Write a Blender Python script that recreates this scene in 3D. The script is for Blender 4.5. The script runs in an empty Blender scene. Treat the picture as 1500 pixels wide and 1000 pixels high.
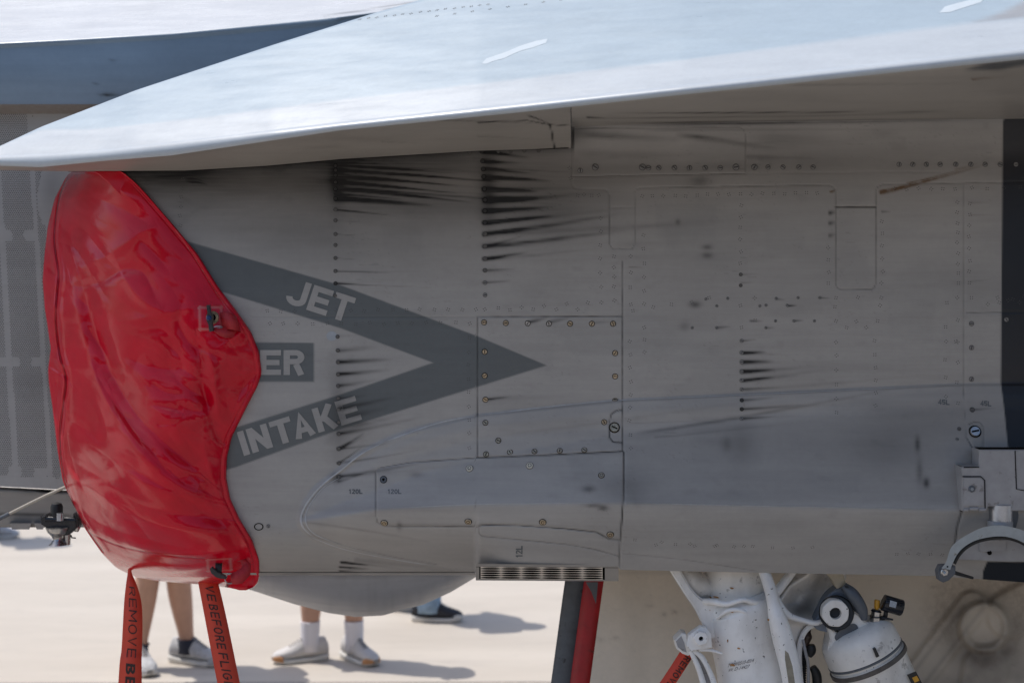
import bpy, bmesh, math, random
import numpy as np
from mathutils import Vector, Matrix, noise as mnoise
R = math.radians
random.seed(7); np.random.seed(7)
SC = bpy.context.scene
COL = SC.collection

# ------------------------------------------------------------------ camera, light, exposure
FPX, D0, EYE = 2240.0, 4.0, 2.10      # focal length in photo pixels, distance to the hull side, eye height
cam_d = bpy.data.cameras.new('camera'); cam = bpy.data.objects.new('camera', cam_d); COL.objects.link(cam)
cam.location = (0, -D0, EYE); cam.rotation_euler = (R(90), 0, 0)
cam_d.sensor_width = 36; cam_d.lens = FPX/1500*36; cam_d.shift_y = -100/1500
cam_d.clip_start = 0.05; cam_d.clip_end = 3000
cam_d.dof.use_dof = True; cam_d.dof.focus_distance = D0; cam_d.dof.aperture_fstop = 3.2
SC.camera = cam
SUN_EL, SUN_AZ = 66.0, 23.0
sdir = Vector((-math.cos(R(SUN_EL))*math.cos(R(SUN_AZ)), math.cos(R(SUN_EL))*math.sin(R(SUN_AZ)), math.sin(R(SUN_EL))))
sun_d = bpy.data.lights.new('sun', 'SUN'); sun_d.energy = 3.15; sun_d.angle = R(0.5); sun_d.color = (1, .955, .89)
sun = bpy.data.objects.new('sun', sun_d); COL.objects.link(sun); sun.location = (-5, 4, 12)
sun.rotation_euler = sdir.to_track_quat('Z', 'Y').to_euler()
wd = bpy.data.worlds.new('World'); SC.world = wd; wd.use_nodes = True
wn = wd.node_tree; wn.nodes.clear()
sky = wn.nodes.new('ShaderNodeTexSky'); sky.sky_type = 'NISHITA'; sky.sun_disc = False
sky.sun_elevation = R(SUN_EL); sky.sun_rotation = math.atan2(sdir.x, sdir.y); sky.altitude = 50; sky.air_density = 1.0; sky.dust_density = 2.0
bgn = wn.nodes.new('ShaderNodeBackground'); bgn.inputs[1].default_value = 0.15
wo = wn.nodes.new('ShaderNodeOutputWorld')
wn.links.new(sky.outputs[0], bgn.inputs[0]); wn.links.new(bgn.outputs[0], wo.inputs[0])
SC.view_settings.view_transform = 'Standard'; SC.view_settings.look = 'None'
SC.view_settings.exposure = 0.16; SC.view_settings.gamma = 1; SC.view_settings.use_curve_mapping = False

# ------------------------------------------------------------------ helpers
def W(u, v, Y=0.0):
    d = Y + D0
    return ((u-750)*d/FPX, Y, EYE-(v-400)*d/FPX)
def ip(pts, x):
    a = np.array(pts, float); return np.interp(x, a[:, 0], a[:, 1])
def smooth(a, b, x):
    t = np.clip((x-a)/(b-a), 0, 1); return t*t*(3-2*t)
def empty(name, loc, label=None, cat=None, group=None, parent=None):
    o = bpy.data.objects.new(name, None); COL.objects.link(o); o.location = loc; o.empty_display_size = .1
    if label: o['label'] = label
    if cat: o['category'] = cat
    if group: o['group'] = group
    return o
def tag(o, label=None, cat=None, group=None, kind=None):
    for k, x in (('label', label), ('category', cat), ('group', group), ('kind', kind)):
        if x: o[k] = x
    return o
def rootloc(p):
    v = Vector((0, 0, 0))
    while p is not None: v = v+Vector(p.location); p = p.parent
    return v
def link(name, me, parent=None, loc=None):
    """loc None: mesh vertices are in world space; parented objects are shifted by the thing's base"""
    o = bpy.data.objects.new(name, me); COL.objects.link(o)
    if parent is not None:
        o.parent = parent; base = rootloc(parent)
    else: base = Vector((0, 0, 0))
    if loc is None:
        if len(me.vertices) and me.users <= 1:
            n = len(me.vertices); co = np.empty(n*3, 'f'); me.vertices.foreach_get('co', co); co = co.reshape(-1, 3)
            c = (co.min(0)+co.max(0))/2; co -= c; me.vertices.foreach_set('co', co.ravel()); me.update()
            o.location = Vector([float(q) for q in c])-base
        else: o.location = -base
    else: o.location = Vector(loc)-base
    return o
def mesh(name, vs, fs, mats=(), midx=None, sm=True, cols=None):
    me = bpy.data.meshes.new(name)
    me.from_pydata([tuple(map(float, q)) for q in vs], [], [tuple(map(int, f)) for f in fs])
    for m in (mats if isinstance(mats, (list, tuple)) else [mats]): me.materials.append(m)
    if midx is not None: me.polygons.foreach_set('material_index', np.array(midx, 'i'))
    me.polygons.foreach_set('use_smooth', np.full(len(me.polygons), sm))
    if cols is not None: setcol(me, cols)
    me.update(); return me
def setcol(me, cols):
    ca = me.color_attributes.new('wear', 'FLOAT_COLOR', 'POINT')
    ca.data.foreach_set('color', np.asarray(cols, 'f').ravel())
def npmesh(name, V, Q, mats, cols=None, sm=True):
    me = bpy.data.meshes.new(name); nq = len(Q)
    me.vertices.add(len(V)); me.vertices.foreach_set('co', np.asarray(V, 'f').ravel())
    me.loops.add(nq*4); me.loops.foreach_set('vertex_index', np.asarray(Q, 'i').ravel())
    me.polygons.add(nq); me.polygons.foreach_set('loop_start', np.arange(nq, dtype='i')*4)
    me.polygons.foreach_set('use_smooth', np.full(nq, sm))
    for m in (mats if isinstance(mats, (list, tuple)) else [mats]): me.materials.append(m)
    me.update(calc_edges=True)
    if cols is not None: setcol(me, cols)
    return me
def part(name, me, parent, label=None, kind=None):
    return tag(link(name, me, parent), label, kind=kind)
def bm_mesh(name, bm, mats, sm=True):
    bmesh.ops.recalc_face_normals(bm, faces=bm.faces)
    me = bpy.data.meshes.new(name); bm.to_mesh(me); bm.free()
    for m in (mats if isinstance(mats, (list, tuple)) else [mats]): me.materials.append(m)
    me.polygons.foreach_set('use_smooth', np.full(len(me.polygons), sm))
    if sm:
        try: me.set_sharp_from_angle(angle=R(38))
        except Exception: pass
    me.update(); return me
def gridq(nr, nc, flip=False):
    i = np.arange((nr-1)*(nc-1)); r = i//(nc-1); c = i % (nc-1); a = r*nc+c
    q = np.stack([a, a+nc, a+nc+1, a+1], 1)
    return q[:, ::-1] if flip else q
def pinp(poly, u, v):
    ins = np.zeros(np.shape(u), bool); n = len(poly)
    for i in range(n):
        x1, y1 = poly[i]; x2, y2 = poly[(i+1) % n]
        if y1 == y2: continue
        c = ((y1 > v) != (y2 > v)) & (u < (x2-x1)*(v-y1)/(y2-y1)+x1)
        ins ^= c
    return ins
def segd(u, v, a, b):
    ax, ay = a; bx, by = b; dx, dy = bx-ax, by-ay; L = dx*dx+dy*dy+1e-9
    t = np.clip(((u-ax)*dx+(v-ay)*dy)/L, 0, 1)
    return np.hypot(u-ax-t*dx, v-ay-t*dy)
def plined(u, v, pl):
    d = np.full(np.shape(u), 1e9)
    for i in range(len(pl)-1): d = np.minimum(d, segd(u, v, pl[i], pl[i+1]))
    return d
def cover_of(poly, u, v, soft=1.0):
    d = plined(u, v, list(poly)+[poly[0]]); s = np.where(pinp(poly, u, v), 1, -1)*d
    return np.clip(.5+s/(2*soft), 0, 1)
def vnoise(u, v, seed, sx, sy, oct=4):
    """cheap smooth value noise on arrays, -1..1"""
    out = np.zeros(np.shape(u)); amp = 1; tot = 0
    for o in range(oct):
        rs = np.random.RandomState(seed*17+o); g = rs.uniform(-1, 1, (256, 256))
        x = u/sx*(2**o)+31.7*o; y = v/sy*(2**o)+11.3*o
        xi = np.floor(x).astype(int); yi = np.floor(y).astype(int); fx = x-xi; fy = y-yi
        fx = fx*fx*(3-2*fx); fy = fy*fy*(3-2*fy); xi &= 255; yi &= 255; xj = (xi+1) & 255; yj = (yi+1) & 255
        out += amp*((g[yi, xi]*(1-fx)+g[yi, xj]*fx)*(1-fy)+(g[yj, xi]*(1-fx)+g[yj, xj]*fx)*fy); tot += amp; amp *= .5
    return out/tot

# ------------------------------------------------------------------ materials
def nt(name):
    m = bpy.data.materials.new(name); m.use_nodes = True; t = m.node_tree
    return m, t, t.nodes['Principled BSDF']
def N(t, typ, **kw):
    n = t.nodes.new(typ)
    for k, x in kw.items(): setattr(n, k, x)
    return n
def noise_n(t, scale, detail=6, rough=.6, map_scale=None, co='Object'):
    tc = N(t, 'ShaderNodeNewGeometry')
    src = tc.outputs['Position']
    n = N(t, 'ShaderNodeTexNoise'); n.inputs['Scale'].default_value = scale; n.inputs['Detail'].default_value = detail; n.inputs['Roughness'].default_value = rough
    if map_scale:
        mp = N(t, 'ShaderNodeMapping'); mp.inputs['Scale'].default_value = map_scale; t.links.new(src, mp.inputs[0]); src = mp.outputs[0]
    t.links.new(src, n.inputs['Vector']); return n.outputs['Fac']
def mrange(t, s, a, b, c, d):
    n = N(t, 'ShaderNodeMapRange'); n.inputs[1].default_value = a; n.inputs[2].default_value = b; n.inputs[3].default_value = c; n.inputs[4].default_value = d
    t.links.new(s, n.inputs[0]); return n.outputs[0]
def mixc(t, f, a, b, mode='MIX'):
    n = N(t, 'ShaderNodeMix', data_type='RGBA', blend_type=mode)
    for s, q in ((f, n.inputs['Factor']), (a, n.inputs['A']), (b, n.inputs['B'])):
        if isinstance(s, (int, float)): q.default_value = s
        elif isinstance(s, tuple): q.default_value = (*s, 1) if len(s) == 3 else s
        else: t.links.new(s, q)
    return n.outputs['Result']
def mth(t, op, a, b=0.0, clamp=False):
    n = N(t, 'ShaderNodeMath', operation=op, use_clamp=clamp)
    for s, q in ((a, n.inputs[0]), (b, n.inputs[1])):
        if isinstance(s, (int, float)): q.default_value = s
        else: t.links.new(s, q)
    return n.outputs[0]
def bumpn(t, h, strength, dist, bsdf):
    b = N(t, 'ShaderNodeBump'); b.inputs['Strength'].default_value = strength; b.inputs['Distance'].default_value = dist
    t.links.new(h, b.inputs['Height']); t.links.new(b.outputs[0], bsdf.inputs['Normal'])
def aircraft_paint(name, light, dark, dirtc=(.0065, .0055, .005), rough=.42, grain=1.0, spec=.45, band=None, flow=True):
    """wear attribute: R soot, G rust / brown stain, B dark marking paint, A pale paint"""
    m, t, b = nt(name)
    at = N(t, 'ShaderNodeVertexColor', layer_name='wear'); sp = N(t, 'ShaderNodeSeparateColor'); t.links.new(at.outputs[0], sp.inputs[0])
    big = noise_n(t, 3.2, 5, .6); fine = noise_n(t, 60, 4, .65); strk = noise_n(t, 7, 6, .62, (.5, 1, 5.5) if flow else (1, 1, 1.3)); strk2 = noise_n(t, 40, 4, .6, (.12, 1, 3.5) if flow else (.8, 1, .8))
    base = mixc(t, sp.outputs['Blue'], light, dark)
    if band: base = mixc(t, at.outputs['Alpha'], base, band)
    f = mth(t, 'ADD', mrange(t, big, .3, .7, -.10*grain, .10*grain), mrange(t, strk, .3, .72, -.12*grain, .10*grain))
    f = mth(t, 'ADD', f, mrange(t, fine, .3, .7, -.03, .03)); f = mth(t, 'ADD', f, mrange(t, strk2, .3, .7, -.03*grain, .03*grain)); f = mth(t, 'ADD', f, 1.0)
    cb = N(t, 'ShaderNodeCombineColor')
    for i in range(3): t.links.new(f, cb.inputs[i])
    base = mixc(t, 1.0, base, cb.outputs[0], 'MULTIPLY')
    br = mth(t, 'MULTIPLY', sp.outputs['Green'], mrange(t, fine, .3, .6, .5, 1.1), True)
    base = mixc(t, br, base, (.15, .085, .040))
    dn = mrange(t, strk2, .32, .62, .94, 1.06)
    dr = mth(t, 'MULTIPLY', sp.outputs['Red'], dn, True)
    base = mixc(t, dr, base, dirtc)
    t.links.new(base, b.inputs['Base Color'])
    t.links.new(mth(t, 'ADD', mrange(t, strk, .3, .7, rough-.07, rough+.07), mth(t, 'MULTIPLY', dr, .2)), b.inputs['Roughness'])
    b.inputs['Specular IOR Level'].default_value = spec
    h = mth(t, 'ADD', mth(t, 'MULTIPLY', big, 1.5), mth(t, 'MULTIPLY', fine, .06)); bumpn(t, h, .35, .004, b)
    return m
def simple(name, c, rough=.5, metal=0, var=.12, scale=30, bump=.1, spec=.5, spots=None, stretch=None, chips=False):
    m, t, b = nt(name)
    n = noise_n(t, scale, 6, .6, stretch)
    lo = tuple(q*(1-var) for q in c); hi = tuple(min(1, q*(1+var)) for q in c)
    base = mixc(t, mrange(t, n, .3, .7, 0, 1), lo, hi)
    if spots:
        col, sc, th, am = spots
        n2 = noise_n(t, sc, 5, .65); base = mixc(t, mrange(t, n2, th, th+.06, 0, am), base, col)
    if chips:
        n3 = noise_n(t, 95, 3, .55); base = mixc(t, mrange(t, n3, .685, .70, 0, .9), base, (.055, .045, .04)); n4 = noise_n(t, 6, 5, .6, (1.4, 1, .7)); base = mixc(t, mrange(t, n4, .48, .70, 0, .42), base, (.33, .285, .23))
    t.links.new(base, b.inputs['Base Color'])
    b.inputs['Metallic'].default_value = metal; b.inputs['Specular IOR Level'].default_value = spec
    t.links.new(mrange(t, n, .3, .7, max(.02, rough-.08), rough+.08), b.inputs['Roughness'])
    if bump: bumpn(t, n, bump, .003, b)
    return m
M = {}
M['hull'] = aircraft_paint('aircraft_grey_paint', (.385, .362, .335), (.122, .132, .133), band=(.012, .015, .021), grain=.6)
M['lex'] = aircraft_paint('upper_surface_grey_paint', (.36, .435, .485), (.33, .34, .35), rough=.34, grain=.32, band=(.46, .495, .52))  # grey paint with the blue of the reflected sky mixed in
M['under'] = aircraft_paint('underside_grey_paint', (.385, .355, .315), (.12, .125, .125), grain=.6)
M['plate'] = aircraft_paint('bleed_plate_paint', (.42, .405, .385), (.12, .125, .125), grain=.4)
M['pod'] = aircraft_paint('belly_grey_paint', (.38, .39, .415), (.12, .125, .125), grain=.5)
M['blue'] = aircraft_paint('forward_fuselage_grey_paint', (.20, .262, .325), (.12, .13, .14), rough=.38, grain=.5)  # grey paint in shade; the sky's blue is put into the colour
M['pale'] = aircraft_paint('spine_grey_paint', (.60, .61, .61), (.3, .3, .3), rough=.26, grain=.4)  # grey paint lightened so the colour carries the sun's glare
M['white'] = simple('white_gear_paint', (.82, .78, .72), .36, var=.08, scale=22, bump=.25, spots=((.20, .17, .14), 26, .60, .55), chips=True)
M['whiteclean'] = simple('bright_white_gear_paint', (.88, .86, .83), .33, var=.05, scale=18, bump=.2, spots=((.36, .20, .08), 55, .70, .85), chips=True)
M['door'] = aircraft_paint('gear_door_white_paint', (.84, .735, .60), (.12, .12, .125), rough=.42, grain=.35, dirtc=(.14, .112, .09), flow=False)
M['lightgrey'] = simple('light_grey_metal_paint', (.34, .33, .33), .4, var=.12, scale=25, bump=.2, spots=((.12, .10, .09), 30, .62, .6))
M['brass'] = simple('worn_brass', (.44, .36, .26), .36, 1, var=.45, scale=300, bump=.1)
M['steel'] = simple('worn_steel', (.46, .45, .44), .3, 1, var=.2, scale=60, bump=.1)
M['shaft'] = simple('polished_steel', (.42, .44, .48), .30, 1, var=.25, scale=30, bump=.1)
M['screwg'] = simple('grey_screw_paint', (.22, .21, .20), .45, 0, var=.2, scale=200, bump=.1)
M['screww'] = simple('white_screw_paint', (.62, .58, .48), .4, 0, var=.2, scale=200, bump=.1)
M['dark'] = simple('black_seam_grime', (.007, .0065, .006), .9, bump=0, spec=.08)
M['rim'] = simple('fastener_gap_grime', (.045, .042, .040), .7, bump=0)
M['rivet'] = simple('grey_seam_grime', (.075, .070, .066), .7, bump=0)
M['black'] = simple('black_rubber', (.015, .015, .016), .45, var=.3, scale=60)
M['blackgloss'] = simple('black_gloss_paint', (.012, .013, .018), .2, var=.2, scale=40, bump=.05)
M['darkgrey'] = simple('dark_grey_metal', (.10, .11, .125), .4, var=.2, scale=30, spots=((.02, .02, .02), 40, .62, .8))
M['yellow'] = simple('amber_plastic_cap', (.62, .30, .02), .35, var=.15)
M['handle'] = simple('black_handle_plastic', (.03, .03, .033), .32, var=.2)
M['bluecap'] = simple('blue_anodised_cap', (.01, .045, .14), .3, var=.2)
M['strap'] = simple('red_webbing', (.42, .012, .02), .5, var=.15, scale=400, bump=.3)
M['redpaint'] = simple('red_edge_paint', (.42, .010, .016), .4, var=.2, scale=20, spots=((.05, .02, .02), 30, .64, .6))
M['ribbon'] = simple('orange_red_ribbon', (.68, .065, .03), .55, var=.07, scale=500, bump=.25)
M['ink'] = simple('black_ink', (.035, .018, .016), .6, bump=0)
M['inkg'] = simple('grey_stencil_ink', (.11, .12, .125), .55, bump=0)
M['inkp'] = simple('pale_grey_stencil_ink', (.36, .38, .40), .5, bump=0)
M['rust'] = simple('rust_stain', (.36, .17, .05), .7, bump=0, var=.3)
M['cable'] = simple('pale_rope', (.45, .41, .34), .7, var=.15, scale=300)
M['smear'] = simple('white_bird_dropping', (.50, .56, .60), .7, var=.05)
M['skin'] = simple('skin', (.50, .285, .20), .5, var=.08, scale=12, bump=.05)
M['sock'] = simple('white_knit_sock', (.72, .70, .74), .85, var=.05, scale=200, bump=.4)
M['sockn'] = simple('navy_knit_sock', (.03, .035, .06), .85, var=.1, scale=200)
M['shoe'] = simple('pale_grey_mesh_shoe', (.58, .555, .54), .7, var=.10, scale=90, bump=.4)
M['shoeg'] = simple('grey_mesh_shoe', (.48, .48, .49), .7, var=.2, scale=50, bump=.4)
M['shoeb'] = simple('black_canvas_shoe', (.02, .022, .03), .7, var=.2, scale=90, bump=.4)
M['sole'] = simple('white_rubber_sole', (.66, .64, .60), .6, var=.06)
M['gum'] = simple('tan_gum_sole', (.50, .24, .10), .6, var=.1)
M['lace'] = simple('grey_laces', (.16, .14, .13), .8)
M['jeans'] = simple('light_blue_denim', (.23, .33, .45), .85, var=.25, scale=30, bump=.6)
M['shorts'] = simple('khaki_shorts_cloth', (.30, .25, .19), .85, var=.1)
M['shortsn'] = simple('navy_shorts_cloth', (.03, .04, .07), .85, var=.1)
M['shirt'] = simple('grey_shirt_cloth', (.30, .31, .33), .9, var=.1)
M['shirtb'] = simple('blue_shirt_cloth', (.06, .12, .25), .9, var=.1)
M['hair'] = simple('brown_hair', (.05, .03, .02), .6, var=.3, scale=80)
# red vinyl
m, t, b = nt('red_vinyl_fabric'); M['vinyl'] = m
n1 = noise_n(t, 9, 5, .6); n2 = noise_n(t, 55, 5, .65)
at = N(t, 'ShaderNodeVertexColor', layer_name='wear'); sp = N(t, 'ShaderNodeSeparateColor'); t.links.new(at.outputs[0], sp.inputs[0])
c = mixc(t, mrange(t, n1, .3, .7, 0, 1), (.53, .0002, .013), (.66, .0004, .019))
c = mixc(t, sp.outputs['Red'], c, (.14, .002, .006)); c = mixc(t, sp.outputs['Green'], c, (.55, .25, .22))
t.links.new(c, b.inputs['Base Color'])
t.links.new(mrange(t, n2, .3, .7, .13, .20), b.inputs['Roughness']); b.inputs['Specular IOR Level'].default_value = .36
bumpn(t, mth(t, 'ADD', mth(t, 'MULTIPLY', n2, .25), mth(t, 'MULTIPLY', n1, 1.0)), .25, .004, b)
# concrete apron
m, t, b = nt('pale_concrete'); M['ground'] = m
g1 = noise_n(t, .8, 6, .6, (.5, 2.2, 1)); g2 = noise_n(t, 9, 8, .7, (.6, 1.6, 1)); g3 = noise_n(t, 120, 4, .7)
c = mixc(t, mrange(t, g1, .3, .7, 0, 1), (.460, .412, .355), (.55, .497, .433))
c = mixc(t, mrange(t, g2, .52, .72, 0, .35), c, (.40, .37, .33)); c = mixc(t, mrange(t, g3, .6, .75, 0, .35), c, (.34, .32, .30))
t.links.new(c, b.inputs['Base Color']); c = mixc(t, mrange(t, noise_n(t, 2.3, 4, .55, (.45, 1.6, 1)), .60, .74, 0, .30), c, (.36, .33, .30)); t.links.new(c, b.inputs['Base Color'])
b.inputs['Roughness'].default_value = .8; b.inputs['Specular IOR Level'].default_value = .3
bumpn(t, g3, .3, .003, b)

# ------------------------------------------------------------------ ground
gs = 700
tag(link('ground', mesh('ground', [(-gs, -gs, 0), (gs, -gs, 0), (gs, gs, 0), (-gs, gs, 0)], [(0, 1, 2, 3)], M['ground'])), kind='structure')
M['tarmac'] = simple('weathered_apron_concrete', (.29, .275, .255), .85, var=.2, scale=8, bump=.4)
tag(link('taxi_lane', mesh('taxi_lane', [(-40, -9.5, .004), (40, -9.5, .004), (40, -.35, .004), (-40, -.35, .004)], [(0, 1, 2, 3)], M['tarmac'])), kind='structure')  # unseen darker strip, added to cut the light bounced off the ground
js = []
jf = []
for (x0, y0, x1, y1) in [(-60, 9.95, 60, 10.9), (-60, 16.2, 60, 17.2), (-60, 3.4, 60, 4.3), (1.45, 0, 2.2, 60), (-5.0, 0, -4.2, 60), (8.1, 0, 9, 60)]:
    k = len(js); dx, dy = x1-x0, y1-y0; L = math.hypot(dx, dy); nx, ny = -dy/L*.006, dx/L*.006
    js += [(x0-nx, y0-ny, .004), (x1-nx, y1-ny, .004), (x1+nx, y1+ny, .004), (x0+nx, y0+ny, .004)]; jf.append((k, k+1, k+2, k+3))
M['joint'] = simple('joint_sealant', (.24, .22, .20), .8, bump=0)
tag(link('pavement_joints', mesh('pavement_joints', js, jf, M['joint'])), kind='structure')

# ------------------------------------------------------------------ aircraft root
JET = empty('fighter_jet', (0, 1.2, 0), 'grey military jet with soot streaked intake side, arrow marking and open white gear door', 'aircraft')

def smoothpts_(pts, k=6):
    a = np.array(pts, float); out = []
    for i in range(len(a)-1):
        p0, p1, p2, p3 = a[max(i-1, 0)], a[i], a[i+1], a[min(i+2, len(a)-1)]
        for j in range(k):
            t_ = j/k; out.append(.5*((2*p1)+(-p0+p2)*t_+(2*p0-5*p1+4*p2-p3)*t_*t_+(-p0+3*p1-3*p2+p3)*t_**3))
    out.append(a[-1]); return [tuple(q) for q in out]
# ---- hull side depth field
CU = [(60, 900), (438, 762), (446, 738), (462, 716), (480, 702), (530, 664), (600, 632), (700, 607), (900, 586), (1100, 576), (1410, 562), (2100, 556)]
RD = [(60, 900), (438, 764), (550, 746), (700, 739), (900, 737), (1400, 748), (2100, 756)]
CL = [(60, 900), (438, 766), (460, 786), (520, 808), (620, 829), (700, 846), (2100, 870)]
AM = [(60, 0), (438, 0), (446, .018), (460, .032), (500, .054), (600, .082), (700, .105), (900, .132), (1400, .150), (2100, .15)]
BOT = [(60, 839), (380, 839), (696, 839), (697, 829), (906, 829), (908, 834), (1100, 838), (1370, 843), (1440, 848), (1560, 857), (2100, 890)]
DG = [(60, 900), (438, 762), (620, 692), (760, 660), (900, 638), (1410, 566), (2100, 560)]
SU, SV = 3.0, 2.0
us = np.arange(40, 2110, SU); vs = np.arange(140, 900, SV); UU, VV = np.meshgrid(us, vs)
H = .050*((VV-480)/350)**2
H += np.where(VV > 770, .10*((np.minimum(VV, 860)-770)/70)**2, 0)*smooth(760, 660, UU)
H += .05*(np.maximum(0, 430-UU)/300)**2
H += np.where(VV < 245, -.05*((245-np.maximum(VV, 165))/75)**2, 0)*smooth(780, 900, UU)
cu, rd, cl, am, dg = (ip(q, UU) for q in (CU, RD, CL, AM, DG))
s_up = np.clip((VV-cu)/(rd-cu+1e-6), 0, 1); sd = np.clip((dg-cu)/(rd-cu+1e-6), .02, .98)
up = np.where(s_up < sd, s_up*.62, sd*.62+(s_up-sd)/(1-sd)*(1-sd*.62))
s_dn = np.clip((VV-rd)/(np.maximum(cl, rd+2)-rd), 0, 1)
dn = 1-s_dn**1.35*np.where(UU < 700, 1.0, .62)
nose = smooth(438, 520, UU)
bul = np.where(VV < rd, up, dn)
bul = bul*nose+(1-nose)*np.sqrt(np.clip(bul, 0, 1))
H -= am*np.where((VV > cu-1), bul, 0)
def blur(A, k):
    for ax in (0, 1):
        B = np.zeros_like(A); ws = 0
        for i in range(-k, k+1):
            w = math.exp(-(i/(k*.55+1e-6))**2); B += w*np.take(A, np.clip(np.arange(A.shape[ax])+i, 0, A.shape[ax]-1), axis=ax); ws += w
        A = B/ws
    return A
H = blur(H, 2)
H -= .0060*smooth(0, 3, VV-cu)*smooth(40, 14, VV-cu)*smooth(520, 580, UU)
_bead = smoothpts_([(700, 607), (600, 633), (530, 665), (480, 703), (462, 717), (446, 739), (440, 760), (448, 776), (470, 790), (520, 806), (600, 824), (660, 834)])
H -= .0065*np.exp(-(np.minimum(plined(UU, VV, _bead), 30)/3.2)**2)*smooth(690, 560, UU)
H += .0011*vnoise(UU, VV, 3, 150, 90, 2)          # gentle waviness of the skin
def hY(u, v):
    x = np.clip((np.asarray(u, float)-40)/SU, 0, len(us)-1.001); y = np.clip((np.asarray(v, float)-140)/SV, 0, len(vs)-1.001)
    xi = x.astype(int); yi = y.astype(int); fx = x-xi; fy = y-yi
    return (H[yi, xi]*(1-fx)+H[yi, xi+1]*fx)*(1-fy)+(H[yi+1, xi]*(1-fx)+H[yi+1, xi+1]*fx)*fy

COVR = [(243, 150), (252, 180), (268, 200), (285, 216), (330, 255), (372, 290), (420, 320), (452, 345), (485, 368), (515, 380), (545, 384), (565, 378), (590, 365), (620, 350), (640, 340), (670, 333), (700, 332), (730, 338), (760, 352), (790, 370), (820, 380), (842, 380.5), (853, 378), (860, 371), (864, 360)]
COVL = [(243, 125), (247, 112), (258, 97), (290, 80), (330, 70), (370, 65), (410, 62), (450, 65), (510, 74), (540, 70), (560, 71), (600, 77), (660, 84), (705, 92), (735, 105), (775, 125), (810, 149), (832, 171), (845, 200), (851, 235), (855, 290), (860, 335), (864, 352)]

# ---- panel seams: (polyline, half width px, depth, darkness)
PA = [(700, 464), (912, 463), (912, 660.5), (800, 666), (700, 670)]
PF = [(551, 690), (556, 685), (600, 677), (700, 670), (800, 666), (913, 660.5), (914, 720), (909, 790), (892, 788), (874, 779), (830, 774), (760, 769), (706, 768), (700, 771), (562, 770), (553, 764), (551, 755)]
PG = [(702, 772), (706, 768), (760, 769), (830, 774), (874, 779), (892, 790), (909, 791), (906, 814), (870, 804), (830, 797), (760, 790), (706, 785), (702, 781)]
PH = [(702, 785), (706, 785.5), (760, 790), (830, 797), (870, 804), (906, 814), (905, 829), (697, 829), (697, 800)]
PD = [(1224, 303), (1283, 303), (1283, 416), (1280, 422), (1275, 424), (1232, 424), (1227, 422), (1224, 416)]
PB = [(838, 191), (842, 188), (1082, 186), (1090, 190), (1092, 198), (1092, 254), (838, 258)]
PL1 = [(912, 600), (903, 601), (896, 606), (892, 620), (893, 640), (898, 647), (912, 648)]
PL2 = [(1420, 621), (1426, 618), (1435, 618), (1440, 624), (1440, 655), (1424, 655), (1416, 640)]
SEAMS = [(PA+[PA[0]], 1.1, .0016, .85), (PF+[PF[0]], 1.0, .002, .7), (PG+[PG[0]], 1.0, .002, .55), (PD+[PD[0]], 1.0, .0015, .65), (PB+[PB[0]], 1.0, .0015, .5),
    (PL1, 1.2, .002, .85), (PL2, 1.2, .002, .85),
    ([(838, 258), (838, 270), (841, 275), (847, 277), (884, 277), (891, 280), (893, 287), (893, 358), (897, 364), (926, 364), (930, 358), (930, 283), (932, 277), (938, 275), (1214, 271), (1221, 274), (1224, 281), (1224, 303)], 1.0, .0015, .62),
    ([(893, 304), (930, 304)], .9, .0012, .35), ([(1224, 303), (1283, 303)], 1.4, .002, .9),
    ([(1283, 303), (1283, 280), (1286, 273), (1293, 270), (1411, 268), (1560, 266)], 1.0, .0014, .58),
    ([(1411, 268), (1411, 565), (1413, 600), (1416, 640), (1424, 655)], .9, .0012, .42),
    ([(912, 382), (912, 463)], 1.0, .0015, .7), ([(370, 465), (700, 464)], .8, .0008, .22), ([(1092, 254), (1411, 251)], .8, .0008, .22),
    ([(1415, 458), (1560, 456)], 1.1, .0015, .6), ([(909, 790), (907, 829)], 1.2, .002, .6), ([(912, 810), (1000, 819), (1110, 836)], .9, .001, .35),
    ([(1409, 748), (1402, 772), (1397, 810)], 1.6, .003, 1.0), ([(273, 240), (266, 335)], .8, .0008, .2), ([(838, 217), (838, 191)], 1.3, .002, .8),
    ([(914, 662), (914, 720), (909, 790)], 1.3, .0022, .9), ([(441, 762), (448, 742), (466, 720), (500, 692)], 1.0, .001, .3), ([(441, 765), (462, 786), (520, 803), (580, 816), (640, 826)], .9, .001, .3)]
ARROW = [(262, 350), (500, 418), (699, 492), (801, 535), (500, 628), (345, 684), (290, 700), (290, 643), (351, 624), (500, 577), (634, 531), (500, 481), (334, 430), (262, 408)]
SIGN = [(340, 501), (460, 502), (460, 559), (340, 559)]
DARKP = [(1484, 150), (1469, 178), (1466, 560), (1471, 600), (1478, 670), (2200, 670), (2200, 150)]
DARKP2 = [(1446, 822), (2200, 830), (2200, 900), (1436, 900), (1440, 836)]

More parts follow.
